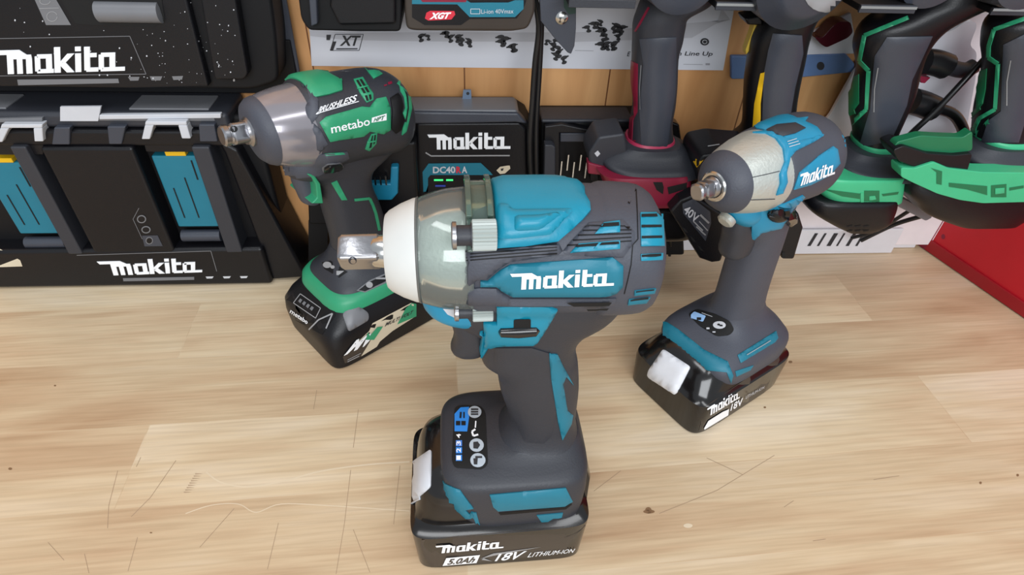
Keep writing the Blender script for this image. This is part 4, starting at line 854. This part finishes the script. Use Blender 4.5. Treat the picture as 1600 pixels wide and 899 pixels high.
# ============================================================ things at the top of the frame
XB = Thing('battery_pack', 'black battery with teal stripe and red oval badge, hanging at top centre', 'battery', (.003, .44, .25))
xb = XB.part('shell', slab(round_poly([(632, 20), (635, 46), (648, 49), (800, 50), (825, 46), (836, 20), (836, -90), (630, -90)], 8), .43, .06), BATT, world=True, bevel=.003)
panel(XB, 'label_plate', xb, kU([(745, 0), (1340, 0), (1325, 45), (1290, 95), (1045, 98), (1000, 130), (810, 130), (745, 90)]), BLK, L=40)
panel(XB, 'stripe', xb, kU([(745, 20), (980, 22), (1045, 88), (1280, 88), (1325, 45), (1325, 0), (1280, 0), (1245, 12), (1050, 12), (1030, 0), (760, -5), (745, 0)]), TEALD, L=40, lift=.0005)
panel(XB, 'stripe_edge', xb, kU([(790, -3), (1030, -3), (1025, 8), (800, 9)]), MAR, L=40, lift=.0007)
panel(XB, 'badge', xb, kU([(812, 95), (820, 65), (840, 55), (965, 56), (970, 75), (950, 100), (830, 106)]), REDL, L=40, lift=.0005)
panel(XB, 'badge_lettering', xb, text_polys('XGT', .2, .05), WHT, quad=kU([(835, 99), (940, 96), (950, 62), (842, 64)]), L=40, lift=.0008)
panel(XB, 'cell_lettering', xb, text_polys('Li-ion 40Vmax', 0, 0), GRYL, quad=kU([(1105, 70), (1272, 68), (1272, 45), (1105, 47)]), L=40, lift=.0008)
panel(XB, 'cell_symbol', xb, line(kU([(1050, 45), (1098, 45), (1098, 70), (1050, 70), (1050, 45)]), .9), GRYL, L=40, lift=.0008)
XD = Thing('battery_dock', 'black adapter dock hanging at top centre beside the battery with the red oval badge', 'dock', (-.07, .44, .25))
xd = XD.part('shell', slab(round_poly([(466, 0), (470, 30), (482, 48), (560, 50), (626, 50), (628, 20), (628, -90), (460, -90)], 7), .435, .055), BLKM, world=True, bevel=.003)
XD.part('front_step', slab([(520, -60), (618, -60), (618, 38), (530, 40), (515, 10)], .43, .006), BLK, world=True, bevel=.002)
XD.part('side_rail', slab([(478, -60), (492, -60), (496, 38), (486, 42)], .429, .008), SLATE, world=True, bevel=.001)

PO = Thing('poster', 'white product poster with dark tool pictures, pinned on the orange wall', 'poster', (.05, .504, .19))
po = PO.part('sheet', slab([(470, -60), (484, 52), (487, 103), (1130, 110), (1146, 20), (1155, -60)], .5035, .0008), PAPER, world=True)
panel(PO, 'grey_field', po, kU([(200, 168), (1590, 168), (1660, 165), (2420, 100), (2400, 190), (1600, 218), (820, 215), (206, 205)]), mat('grey_paper', (182, 183, 190), .6, var=.02), L=60, lift=.0002)
panel(PO, 'title_frame', po, line(kU([(345, 178), (492, 178), (470, 262), (320, 262), (345, 178)]), 1), INK, L=60, lift=.0004)
panel(PO, 'title_lettering', po, text_polys('XT', .1, .03), INK, quad=kU([(368, 238), (468, 238), (480, 184), (376, 184)]), L=60, lift=.0004)
panel(PO, 'title_lettering', po, [kU([(300, 180), (325, 180), (318, 208), (300, 208)]), kU([(335, 215), (352, 215), (335, 262), (318, 262)]), kU([(352, 250), (462, 250), (460, 256), (350, 257)])], INK, L=60, lift=.0004)
def cluster(cx, cy, rx, ry, n):
    P_ = []
    for i in range(max(2, n//5)):
        a = random.uniform(0, 2*math.pi); d = random.random()**.5
        x, y = cx+rx*d*math.cos(a), cy+ry*d*math.sin(a); k_ = random.uniform(.7, 1.1); t = random.uniform(-.5, .3); m_ = random.choice((-1, 1))
        def g(pts): return [(x+k_*m_*(u*math.cos(t)-v*math.sin(t)), y+k_*(u*math.sin(t)+v*math.cos(t))) for u, v in pts]
        P_ += [g(oval(0, 0, 6, 3.2, 12)), g([(4, -1.6), (8.5, -1), (8.5, 1), (4, 1.6)]), g([(-4.5, 1), (.5, 1), (-.5, 6), (-4.5, 6)]), g(oval(-2.5, 7.5, 4.6, 2.8, 10))]
    return P_
pics = []
for c_ in ((715, 62, 24, 6, 26), (795, 66, 22, 14, 34), (690, 52, 10, 4, 10), (862, 62, 18, 14, 26), (880, 84, 12, 8, 18), (945, 50, 34, 20, 80), (958, 72, 12, 6, 16), (662, 56, 8, 4, 8)):
    panel(PO, 'tool_picture', po, cluster(*c_), INK, L=60, lift=.0004)
panel(PO, 'caption_lettering', po, text_polys('Premium Line Up', .15, .015), INK, quad=kV([(740, 305), (1082, 308), (1084, 278), (744, 275)]), L=60, lift=.0004)
panel(PO, 'caption_lettering', po, text_polys('E', .15, .015), INK, quad=kV([(620, 303), (636, 303), (640, 278), (624, 278)]), L=60, lift=.0004)
panel(PO, 'caption_line', po, line(kV([(340, 272), (440, 274)]), .8)+line(kV([(925, 346), (1030, 348)]), .8)+line(kV([(1045, 346), (1068, 346)]), 3), INKL, L=60, lift=.0004)
panel(PO, 'emblem', po, kV(oval(1040, 225, 24, 20)), INK, L=60, lift=.0004)
panel(PO, 'emblem', po, line(kV(oval(1040, 225, 12, 10)), 1), GRYL, L=60, lift=.0006)

BR = Thing('bracket', 'dark green pointed metal bracket with a steel screw, hanging in front of the poster', 'bracket', (.07, .43, .24))
br = BR.part('plate', slab(kU([(1400, -160), (1600, -160), (1598, 150), (1590, 240), (1572, 282), (1555, 275), (1490, 205), (1415, 110)]), .43, .003), SLATE, world=True, bevel=.0006)
panel(BR, 'painted_face', br, kU([(1530, -100), (1598, -100), (1596, 70), (1560, 75), (1535, 40)]), DGREEN, L=40)
pS = on_y(420+.3004*1523, .3004*92, .43)
BR.part('screw', lathe(pS, (0, -1, 0), [(-.001, .0042), (.001, .0042), (.0022, .0025), (.0024, .0005)]), STEELB, world=True)

# holder rail the tools hang from
RL = Thing('tool_rail', 'black metal holder rail with bright front edges, along the top above the hanging tools', 'tool holder', (.2, .45, .255))
a, b = on_y(890, 6, .40), on_y(1600, 6, .40)
zr = on_y(1180, 9, .40).z
RL.part('rail_back', box(.062, .43, .474, .5035, zr-.002, zr+.002), BLKM, world=True, bevel=.0005)
for x0, x1 in ((888, 992), (1118, 1192), (1344, 1432), (1552, 1622)):
    p0, p1 = on_y(x0, 8, .40), on_y(x1, 8, .40)
    pt_ = RL.part('rail_tongue', box(p0.x, p1.x, .40, .475, zr-.002, zr+.002), BLKM, world=True, bevel=.0005)
    RL.part('edge_trim', box(p0.x, p1.x, .3985, .4005, zr-.0028, zr+.0022), RUBD, parent=pt_, world=True, bevel=.0004)
    if x0 > 1000: RL.part('edge_highlight', box(p0.x, p1.x, .398, .3986, zr, zr+.0016), STEELB, parent=pt_, world=True)
RL.part('back_plate', box(.062, .43, .4985, .5035, zr-.010, zr+.03), BLKM, world=True)
RL.part('back_fence', box(.068, .115, .44, .4445, zr+.002, zr+.03), BLKM, world=True)

# ============================================================ hanging tools
T1 = Thing('hanging_power_tool', 'hanging power tool with charcoal grip, crimson ring and maroon foot', 'power tool', (.15, .44, .1), group='power tools hanging from the rail')
T1.part('motor_head', lathe(on_y(1072, -38, .40), (0, 1, 0), [(0, .018), (.003, .024), (.03, .026), (.05, .024), (.055, .01)]), SLATE, world=True, label='rounded grey motor head')
g1 = T1.part('handle', column([(1020, 1112, -8, .02), (1002, 1106, 14, .02), (994, 1072, 34, .019), (988, 1066, 52, .018), (987, 1062, 75, .017), (986, 1056, 100, .016), (985, 1054, 145, .0155), (987, 1051, 175, .0155), (983, 1046, 205, .016), (978, 1048, 238, .018)], .44, .017), RUBD, world=True)
gp1 = panel(T1, 'grip_pad', g1, kV([(690, 210), (885, 200), (885, 340), (880, 500), (860, 620), (835, 800), (700, 790), (690, 600), (710, 350)]), SLATE, thick=.001, edge=5, L=10)
panel(T1, 'front_strip', g1, kV([(640, 325), (680, 345), (678, 605), (655, 650), (650, 760), (628, 780), (640, 620)]), MAR, thick=.001, edge=2)
panel(T1, 'front_strip', g1, line(kV([(740, 40), (690, 130), (665, 170)]), 3), MAR, thick=.0004)
panel(T1, 'grip_line', [g1, gp1], line(kV([(700, 350), (692, 470), (694, 590)]), 1.5), GRYP, lift=.0008)
T1.part('foot_ring', column([(976, 1048, 229, .018), (974, 1049, 236, .0195), (975, 1049, 244, .0195), (980, 1046, 249, .018)], .44, .019), PINK, world=True, label='crimson ring round the grip')
T1.part('foot', column([(968, 1056, 238, .019), (945, 1070, 249, .0215), (932, 1080, 262, .027), (930, 1084, 274, .033), (935, 1082, 286, .036)], .435, .03, n=3), RUBD, world=True)
fs = T1.part('foot_side', slab(round_poly(kY([(450, 400), (520, 290), (700, 265), (720, 360), (720, 560), (560, 580), (450, 470)]), 5), .42, .03), RUBD, world=True, bevel=.003)
panel(T1, 'foot_mark', fs, kY([(488, 402), (512, 382), (530, 405), (508, 428)]), GRYL)
T1.part('foot_tab', slab(kY([(445, 470), (555, 500), (555, 560), (445, 548)]), .418, .01), MAR, world=True, bevel=.001)
mb = T1.part('battery_seat', column([(934, 1082, 280, .036), (940, 1084, 290, .037), (950, 1081, 318, .036), (955, 1078, 326, .033)], .435, .03, n=5, box_=True), MAR, world=True, label='maroon battery seat')
panel(T1, 'seat_slot', mb, [kY([(900, 605), (965, 605), (975, 640), (970, 690), (925, 660)]), kY([(1000, 640), (1170, 600), (1168, 640), (1010, 690)])], VOID, L=8)
T1.part('battery', column([(962, 1076, 326, .03), (958, 1074, 334, .034), (960, 1070, 372, .034), (964, 1068, 378, .03)], .44, .03, n=4), GLOS, world=True)

T2 = Thing('hanging_power_tool', 'hanging yellow and black power tool with round grey head, behind the small teal wrench', 'power tool', (.23, .44, .1), group='power tools hanging from the rail')
hd = T2.part('motor_head', lathe(on_y(1278, -28, .385), (-.12, 1, .1), [(0, .02), (.0015, .0235), (.004, .026), (.01, .0335), (.03, .0345), (.06, .032), (.065, .015)]), SLATE, world=True, label='round grey motor head')
panel(T2, 'head_plate', hd, oval(1290, -10, 34, 29), GRY, thick=.0006)
T2.part('head_band', slab(kW([(180, -60), (262, -60), (290, 0), (335, 95), (305, 88), (245, 20)]), .387, .02), YEL, world=True, bevel=.002, label='yellow band beside the head')
g2 = T2.part('handle', column([(1190, 1290, 0, .022), (1196, 1282, 22, .021), (1188, 1266, 40, .02), (1172, 1256, 72, .018), (1166, 1250, 105, .017), (1161, 1243, 140, .016), (1159, 1237, 175, .016), (1156, 1234, 215, .018), (1140, 1240, 240, .024)], .43, .018), BLK, world=True)
gp2 = panel(T2, 'grip_pad', g2, kW([(235, 180), (390, 190), (395, 290), (350, 480), (320, 660), (175, 700), (185, 400), (210, 270)]), SLATE, thick=.0012, edge=5, L=10)
panel(T2, 'grip_stripe', [g2, gp2], kW([(168, 396), (190, 390), (168, 560), (168, 640), (160, 700), (125, 700), (135, 560)]), YEL, thick=.001, edge=2, label='yellow stripe on the grip')
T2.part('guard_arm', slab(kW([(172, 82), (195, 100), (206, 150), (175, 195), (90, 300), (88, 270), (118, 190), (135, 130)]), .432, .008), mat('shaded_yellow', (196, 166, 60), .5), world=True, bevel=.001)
T2.part('side_trigger', slab(kW([(82, 100), (160, 84), (182, 110), (180, 140), (100, 136)]), .425, .016), BLK, world=True, bevel=.0015)
f2 = T2.part('foot', slab(round_poly([(1090, 256), (1098, 244), (1128, 238), (1150, 240), (1240, 246), (1245, 300), (1180, 330), (1120, 320), (1094, 290), (1090, 266)], 6), .395, .042), BLK, world=True, bevel=.004)
panel(T2, 'foot_mark', f2, kN([(150, 320), (165, 305), (190, 318), (205, 310), (170, 352)]), YEL)
panel(T2, 'foot_mark', f2, line(kN([(228, 238), (290, 228)]), 1.6), GRY)
b2 = T2.part('battery', slab(kN([(25, 590), (80, 530), (150, 505), (300, 600), (420, 640), (720, 600), (745, 680), (695, 850), (630, 850), (600, 700), (310, 830), (300, 862), (250, 868), (185, 845)]), .388, .05), BLK, world=True, bevel=.002)
lp = panel(T2, 'battery_label', b2, kN([(90, 548), (150, 520), (240, 590), (245, 650), (215, 748), (95, 600)]), SLATE, L=12, thick=.0006, edge=2, parent=b2)
panel(T2, 'battery_lettering', [lp, b2], text_polys('40V', .1, .02), GRYL, quad=kN([(92, 590), (165, 655), (182, 610), (115, 550)]), lift=.0008, parent=b2)
panel(T2, 'battery_lettering', [lp, b2], line(kN([(150, 640), (200, 690)]), 2)+line(kN([(185, 605), (232, 650)]), 3)+line(kN([(165, 668), (215, 715)]), 2)+line(kN([(180, 640), (225, 690)]), 1.5), GRY, lift=.0008, parent=b2)
panel(T2, 'rail_slot', b2, [kN([(45+i*42, 620+i*50), (62+i*42, 630+i*50), (80+i*42, 655+i*50), (62+i*42, 650+i*50)]) for i in range(4)], VOID, parent=b2)
panel(T2, 'hook_hole', b2, kN([(628, 810), (645, 808), (645, 840), (628, 840)]), VOID, parent=b2)

def green_tool(label, yy, hrows, outline, inner, ring, domerows, basepoly, slots, batrows, padpoly, linepts, X0, headp):
    T = Thing('hanging_power_tool', label, 'power tool', (X0, yy, .1), group='power tools hanging from the rail')
    T.part('motor_head', lathe(headp, (.1, 1, .1), [(0, .012), (.002, .02), (.03, .026), (.05, .024), (.055, .01)]), SLATE, world=True)
    g = T.part('handle', column(hrows, yy, .018), BLK, world=True)
    p = panel(T, 'grip_pad', g, padpoly, SLATE, thick=.0012, edge=5, L=10)
    if inner: panel(T, 'front_panel', g, inner, GRND, thick=.001, edge=2)
    for s_, e_ in zip(outline, outline[1:]): pass
    panel(T, 'grip_outline', [g], line(outline, 6), GRNL if False else GRN, thick=.001, edge=2)
    panel(T, 'grip_line', [p, g], line(linepts, 1.4), GRY, lift=.0005)
    T.part('foot_ring', column(ring, yy, .019, k=2), GRNL, world=True)
    T.part('foot', column(domerows, yy-.005, .034, n=3), RUBD, world=True)
    return T, g
T3, g3 = green_tool('hanging green and black tool, the nearer to the small teal wrench', .435,
    [(1450, 1565, -10, .022), (1428, 1548, 8, .022), (1386, 1506, 30, .021), (1346, 1466, 54, .02), (1331, 1441, 85, .018), (1336, 1428, 120, .017), (1328, 1420, 155, .0165), (1324, 1405, 190, .0165), (1330, 1388, 225, .017), (1328, 1386, 245, .02)],
    kW([(965, 96), (730, 192), (702, 330), (752, 382), (738, 592), (655, 672)]),
    kW([(650, 430), (700, 400), (700, 560), (640, 640), (625, 620)]),
    [(1328, 1385, 234, .0185), (1327, 1386, 239, .0195), (1328, 1386, 248, .0195), (1330, 1384, 252, .018)],
    [(1318, 1390, 246, .019), (1304, 1398, 256, .022), (1292, 1410, 268, .028), (1285, 1415, 279, .034), (1284, 1415, 288, .036)],
    None, None, None,
    kW([(850, 200), (1095, 195), (985, 430), (955, 570), (870, 760), (700, 800), (760, 580), (785, 300)]),
    kW([(803, 365), (785, 480), (780, 605)]), .34, on_y(1465, -35, .4))
pb = T3.part('battery_seat', column([(1288, 1417, 281, .036), (1280, 1416, 286, .038), (1275, 1413, 308, .038), (1290, 1410, 322, .036)], .43, .036, n=5, box_=True), GRNL, world=True, label='light green battery seat')
panel(T3, 'seat_slot', pb, [kX([(300, 268), (460, 288), (460, 312), (380, 300)]), kX([(478, 275), (545, 275), (545, 325), (478, 322)]), kX([(555, 290), (630, 280), (625, 292), (560, 300)])], GRND, L=8)
panel(T3, 'seat_rib', pb, [kX([(462, 285), (475, 285), (475, 325), (462, 325)]), kX([(500, 300), (525, 297), (530, 312), (500, 318)])], GRNL, L=8, thick=.0008, edge=1)
bt = T3.part('battery', column([(1282, 1408, 314, .036), (1266, 1406, 324, .04), (1264, 1402, 342, .04), (1290, 1390, 358, .038), (1312, 1362, 366, .034)], .43, .036, n=4.5, box_=True), BLK, world=True)
panel(T3, 'battery_vents', bt, [kX([(400+i*36, 430+j*20), (428+i*36, 426+j*20), (424+i*36, 432+j*20), (404+i*36, 436+j*20)]) for i in range(3) for j in range(3)], VOID, L=8, parent=bt)
T4, g4 = green_tool('hanging green and black tool at the right edge of the row, with large green foot', .42,
    [(1640, 1760, -10, .022), (1615, 1735, 8, .022), (1572, 1690, 30, .021), (1540, 1655, 52, .02), (1532, 1634, 85, .018), (1534, 1625, 115, .017), (1528, 1616, 150, .0165), (1520, 1606, 185, .0165), (1516, 1596, 220, .0175), (1516, 1596, 240, .02)],
    kW([(1600, 100), (1430, 160), (1402, 250), (1400, 310), (1452, 345), (1435, 590), (1350, 640), (1325, 690), (1318, 800)]),
    kW([(1345, 385), (1392, 370), (1385, 480), (1370, 560), (1310, 640), (1310, 560)]),
    [(1517, 1590, 226, .0185), (1515, 1592, 231, .02), (1515, 1592, 240, .02), (1518, 1588, 244, .018)],
    [(1508, 1600, 238, .019), (1492, 1612, 248, .0215), (1480, 1618, 262, .027), (1476, 1620, 276, .030)],
    None, None, None,
    kW([(1480, 240), (1600, 180), (1640, 500), (1560, 770), (1360, 770), (1400, 650), (1465, 600)]),
    kW([(1520, 325), (1500, 440), (1498, 570)]), .43, on_y(1620, -35, .38))
hp = T4.part('front_housing', slab(round_poly([(1396, 232), (1402, 222), (1440, 212), (1470, 214), (1505, 215), (1520, 205), (1520, 235), (1490, 243), (1460, 244), (1428, 238), (1410, 258)], 5), .384, .008), GRND, world=True, bevel=.002)
T4.part('front_shell', slab(round_poly([(1395, 235), (1412, 228), (1450, 240), (1492, 243), (1520, 240), (1510, 275), (1460, 262), (1430, 262), (1404, 252)], 5), .380, .02), BLK, world=True, bevel=.002)
pb = T4.part('battery_seat', slab(round_poly(kX([(640, 175), (700, 178), (785, 150), (850, 178), (1000, 195), (1250, 198), (1250, 325), (1000, 332), (900, 318), (800, 290), (690, 240), (640, 215)]), 4), .378, .014), GRNL, world=True, bevel=.003, label='light green battery seat')
panel(T4, 'seat_slot', pb, [kX([(850, 240), (1018, 255), (1018, 295), (930, 270), (850, 258)]), kX([(1035, 252), (1102, 246), (1102, 304), (1035, 304)]), kX([(1115, 262), (1178, 252), (1178, 264), (1115, 275)]), kX([(770, 175), (820, 190), (818, 250), (795, 245), (795, 195)])], GRND, L=30)
panel(T4, 'seat_rib', pb, [kX([(1052, 265), (1092, 262), (1092, 285), (1052, 290)])], GRNL, L=30, thick=.001, edge=1)
bt = T4.part('battery', column([(1420, 1640, 290, .034), (1415, 1640, 310, .037), (1430, 1632, 330, .037), (1444, 1615, 345, .035), (1485, 1590, 358, .03)], .42, .036, n=5, box_=True), BLK, world=True)

# ============================================================ wall things at the right
BP = Thing('wall_plate', 'blue-grey plastic strip with a dark screw hole, fixed to the wall behind the yellow tool', 'plate', (.28, .5, .18))
bpl = BP.part('strip', slab(round_poly([(1143, 88), (1200, 88), (1322, 84), (1336, 100), (1334, 113), (1245, 122), (1143, 124)], 3), .499, .005), WALLB, world=True, bevel=.001)
panel(BP, 'screw_hole', bpl, oval(1282, 103, 6, 6.5), INK, L=40)
PK = Thing('wall_packet', 'grey-white hanging packet above the blue-grey wall strip', 'packet', (.3, .5, .2))
pk = PK.part('card', slab([(1250, 60), (1280, 45), (1330, 20), (1340, 84), (1250, 88)], .5, .004), PAPER, world=True, bevel=.001)
PK.part('dark_red_insert', slab(round_poly(kW([(455, 200), (500, 205), (560, 140), (600, 115), (655, 120), (668, 175), (640, 205), (525, 258), (500, 245)]), 4), .485, .014), mat('dark_red_plastic', (62, 16, 26), .25), world=True, bevel=.003, label='glossy dark red piece in the packet')
WB = Thing('white_board', 'white plastic board leaning on the wall behind the green tools', 'board', (.38, .5, .1))
WB.part('sheet', slab([(1335, 112), (1380, 60), (1470, 20), (1560, 20), (1560, 200), (1462, 383), (1150, 385), (1160, 365), (1298, 178)], .494, .004), WBOARD, world=True, bevel=.001)
LW = Thing('cable_cover', 'white low strip at the foot of the wall behind the hanging batteries', 'strip', (.2, .5, 0))
LW.part('strip', box(.12, .487, .4985, .5035, .0005, .03), mat('white_strip', (215, 215, 220), .5), world=True, bevel=.001)
PBg = Thing('plastic_bag', 'white plastic bag with bright folded top hanging between the green tools', 'bag', (.4, .47, .15))
bagbm = slab(round_poly(kW([(1090, 190), (1180, 175), (1230, 150), (1275, 115), (1330, 118), (1335, 150), (1310, 210), (1300, 250), (1335, 280), (1330, 420), (1280, 700), (1100, 740), (900, 745), (980, 430), (1010, 300)]), 5), .474, .014)
bmesh.ops.triangulate(bagbm, faces=bagbm.faces[:])
PBg.part('bag_sheet', bagbm, BAG, world=True, bevel=.002)
def plug(label, rows, Y):
    T = Thing('power_plug', label, 'plug', on_y(*rows[0], Y), group='power plugs on the white bag')
    return T
P1 = plug('upper black power plug on the white bag', [(1486, 106)], .455)
P1.part('plug_body', tube([on_y(1444, 96, .455), on_y(1462, 98, .455), on_y(1478, 104, .455)], .0098, k=3), PVC, world=True)
P1.part('strain_relief', tube([on_y(1476, 103, .455), on_y(1505, 110, .456), on_y(1522, 103, .457)], .006, k=4), RUBD, world=True)
P1.part('indicator', slab(kW([(1025, 410), (1085, 420), (1055, 450), (1035, 448)]), .458, .008), MAR, world=True)
P2 = plug('lower black power plug with drooping cord on the white bag', [(1450, 165)], .455)
P2.part('plug_body', tube([on_y(1424, 158, .455), on_y(1442, 163, .455), on_y(1458, 170, .455)], .0105, k=3), PVC, world=True)
P2.part('cord', tube([on_y(1456, 168, .456), on_y(1485, 176, .456), on_y(1500, 192, .456), on_y(1506, 214, .456), on_y(1500, 240, .456)], .0045), PVC, world=True)
CB = Thing('power_cable', 'black cable running diagonally across the white bag', 'cable', on_y(1480, 160, .44))
CB.part('cord', tube([on_y(1545, 85, .442), on_y(1500, 133, .44), on_y(1460, 175, .44), on_y(1418, 215, .442), on_y(1395, 250, .45)], .0024), PVC, world=True)
# metal strip and stripes near the bench edge
SB = Thing('metal_bar', 'short silver-grey metal bar slanting between the two green tools', 'bar', on_y(1428, 330, .43))
SB.part('bar', slab(round_poly(kX([(648, 308), (775, 372), (778, 395), (750, 410), (625, 345)]), 3), .43, .006), GRYP, world=True, bevel=.001)
ST = Thing('striped_card', 'low white card with slanted black stripes, standing at the wall under the green tool', 'card', (.36, .49, 0))
stb = ST.part('card', box(.305, .455, .4895, .4925, .0006, .032), mat('carton_white', (214, 214, 218), .5), world=True, bevel=.001)
panel(ST, 'stripes', stb, [kX([(228+i*42, 518), (262+i*42, 462), (262+i*42+w_, 462), (228+i*42+w_, 518)]) for i, w_ in enumerate((14, 10, 18, 8, 14, 10))], INK, L=40, lift=.0004)
C2 = Thing('power_cable', 'pair of black cables slanting down to the bench under the green tools', 'cable', on_y(1400, 360, .46))
C2.part('cord', tube([on_y(1440, 338, .45), on_y(1395, 352, .462), on_y(1345, 376, .472)], .0022), PVC, world=True)
C2.part('cord', tube([on_y(1420, 330, .45), on_y(1370, 360, .462), on_y(1330, 372, .472)], .0018), PVC, world=True)
# red tool chest
RC = Thing('tool_chest', 'red metal tool chest standing at the right end of the bench', 'tool chest', (.56, .42, 0))
A_, B_ = on_z(1428, 381), on_z(1600, 500); dr = (B_-A_).normalized(); A_ = A_-dr*.0; B_ = A_+dr*.42
off = Vector((-dr.y, dr.x, 0)); off = off if off.x > 0 else -off
def chest(a0, a1, d0, d1, z0, z1):
    q = [A_+dr*a0+off*d0, A_+dr*a1+off*d0, A_+dr*a1+off*d1, A_+dr*a0+off*d1]
    return prism([Vector((p.x, p.y, z0)) for p in q], [Vector((p.x, p.y, z1)) for p in q])
cb = RC.part('cabinet', chest(.012, .42, .003, .3, .0008, .15), RED, world=True, bevel=.002)
RC.part('corner_post', chest(.004, .014, .0005, .3, .0008, .15), MAR, world=True, bevel=.001)
RC.part('base_flange', chest(.012, .42, .0005, .3, .0008, .014), mat('dark_red_paint', (150, 16, 30), .4), world=True, bevel=.001)
panel(RC, 'rivet', cb, [oval(1474, 370, 3, 4), oval(1590, 345, 2.5, 3)], MAR, L=40)

# cables
K1 = Thing('wall_strap', 'flat black strap running down the wall beside the upper left charger', 'strap', on_y(455, 60, .5))
K1.part('strap', merge(slab([(426, -40), (440, -40), (470, 122), (455, 122)], .494, .003)), SLATE, world=True, bevel=.0008)
K2 = Thing('power_cable', 'pair of black power cables hanging between the two wall chargers', 'cable', on_y(833, 150, .46))
K2.part('cord', tube([on_y(832, -20, .462), on_y(842, 40, .46), on_y(836, 100, .46), on_y(832, 160, .458), on_y(828, 230, .456), on_y(832, 320, .456)], .0023), PVC, world=True)
K2.part('cord', tube([on_y(848, -20, .465), on_y(845, 60, .463), on_y(842, 120, .462), on_y(838, 190, .46), on_y(838, 250, .458), on_y(840, 330, .458)], .0023), PVC, world=True)
K3 = Thing('power_cable', 'thin black cable by the rear of the front wrench', 'cable', on_y(1048, 370, .47))
K3.part('cord', tube([on_y(1066, 318, .45), on_y(1052, 338, .455), on_y(1046, 362, .46), on_y(1048, 386, .47), on_y(1046, 400, .47)], .0015), PVC, world=True)
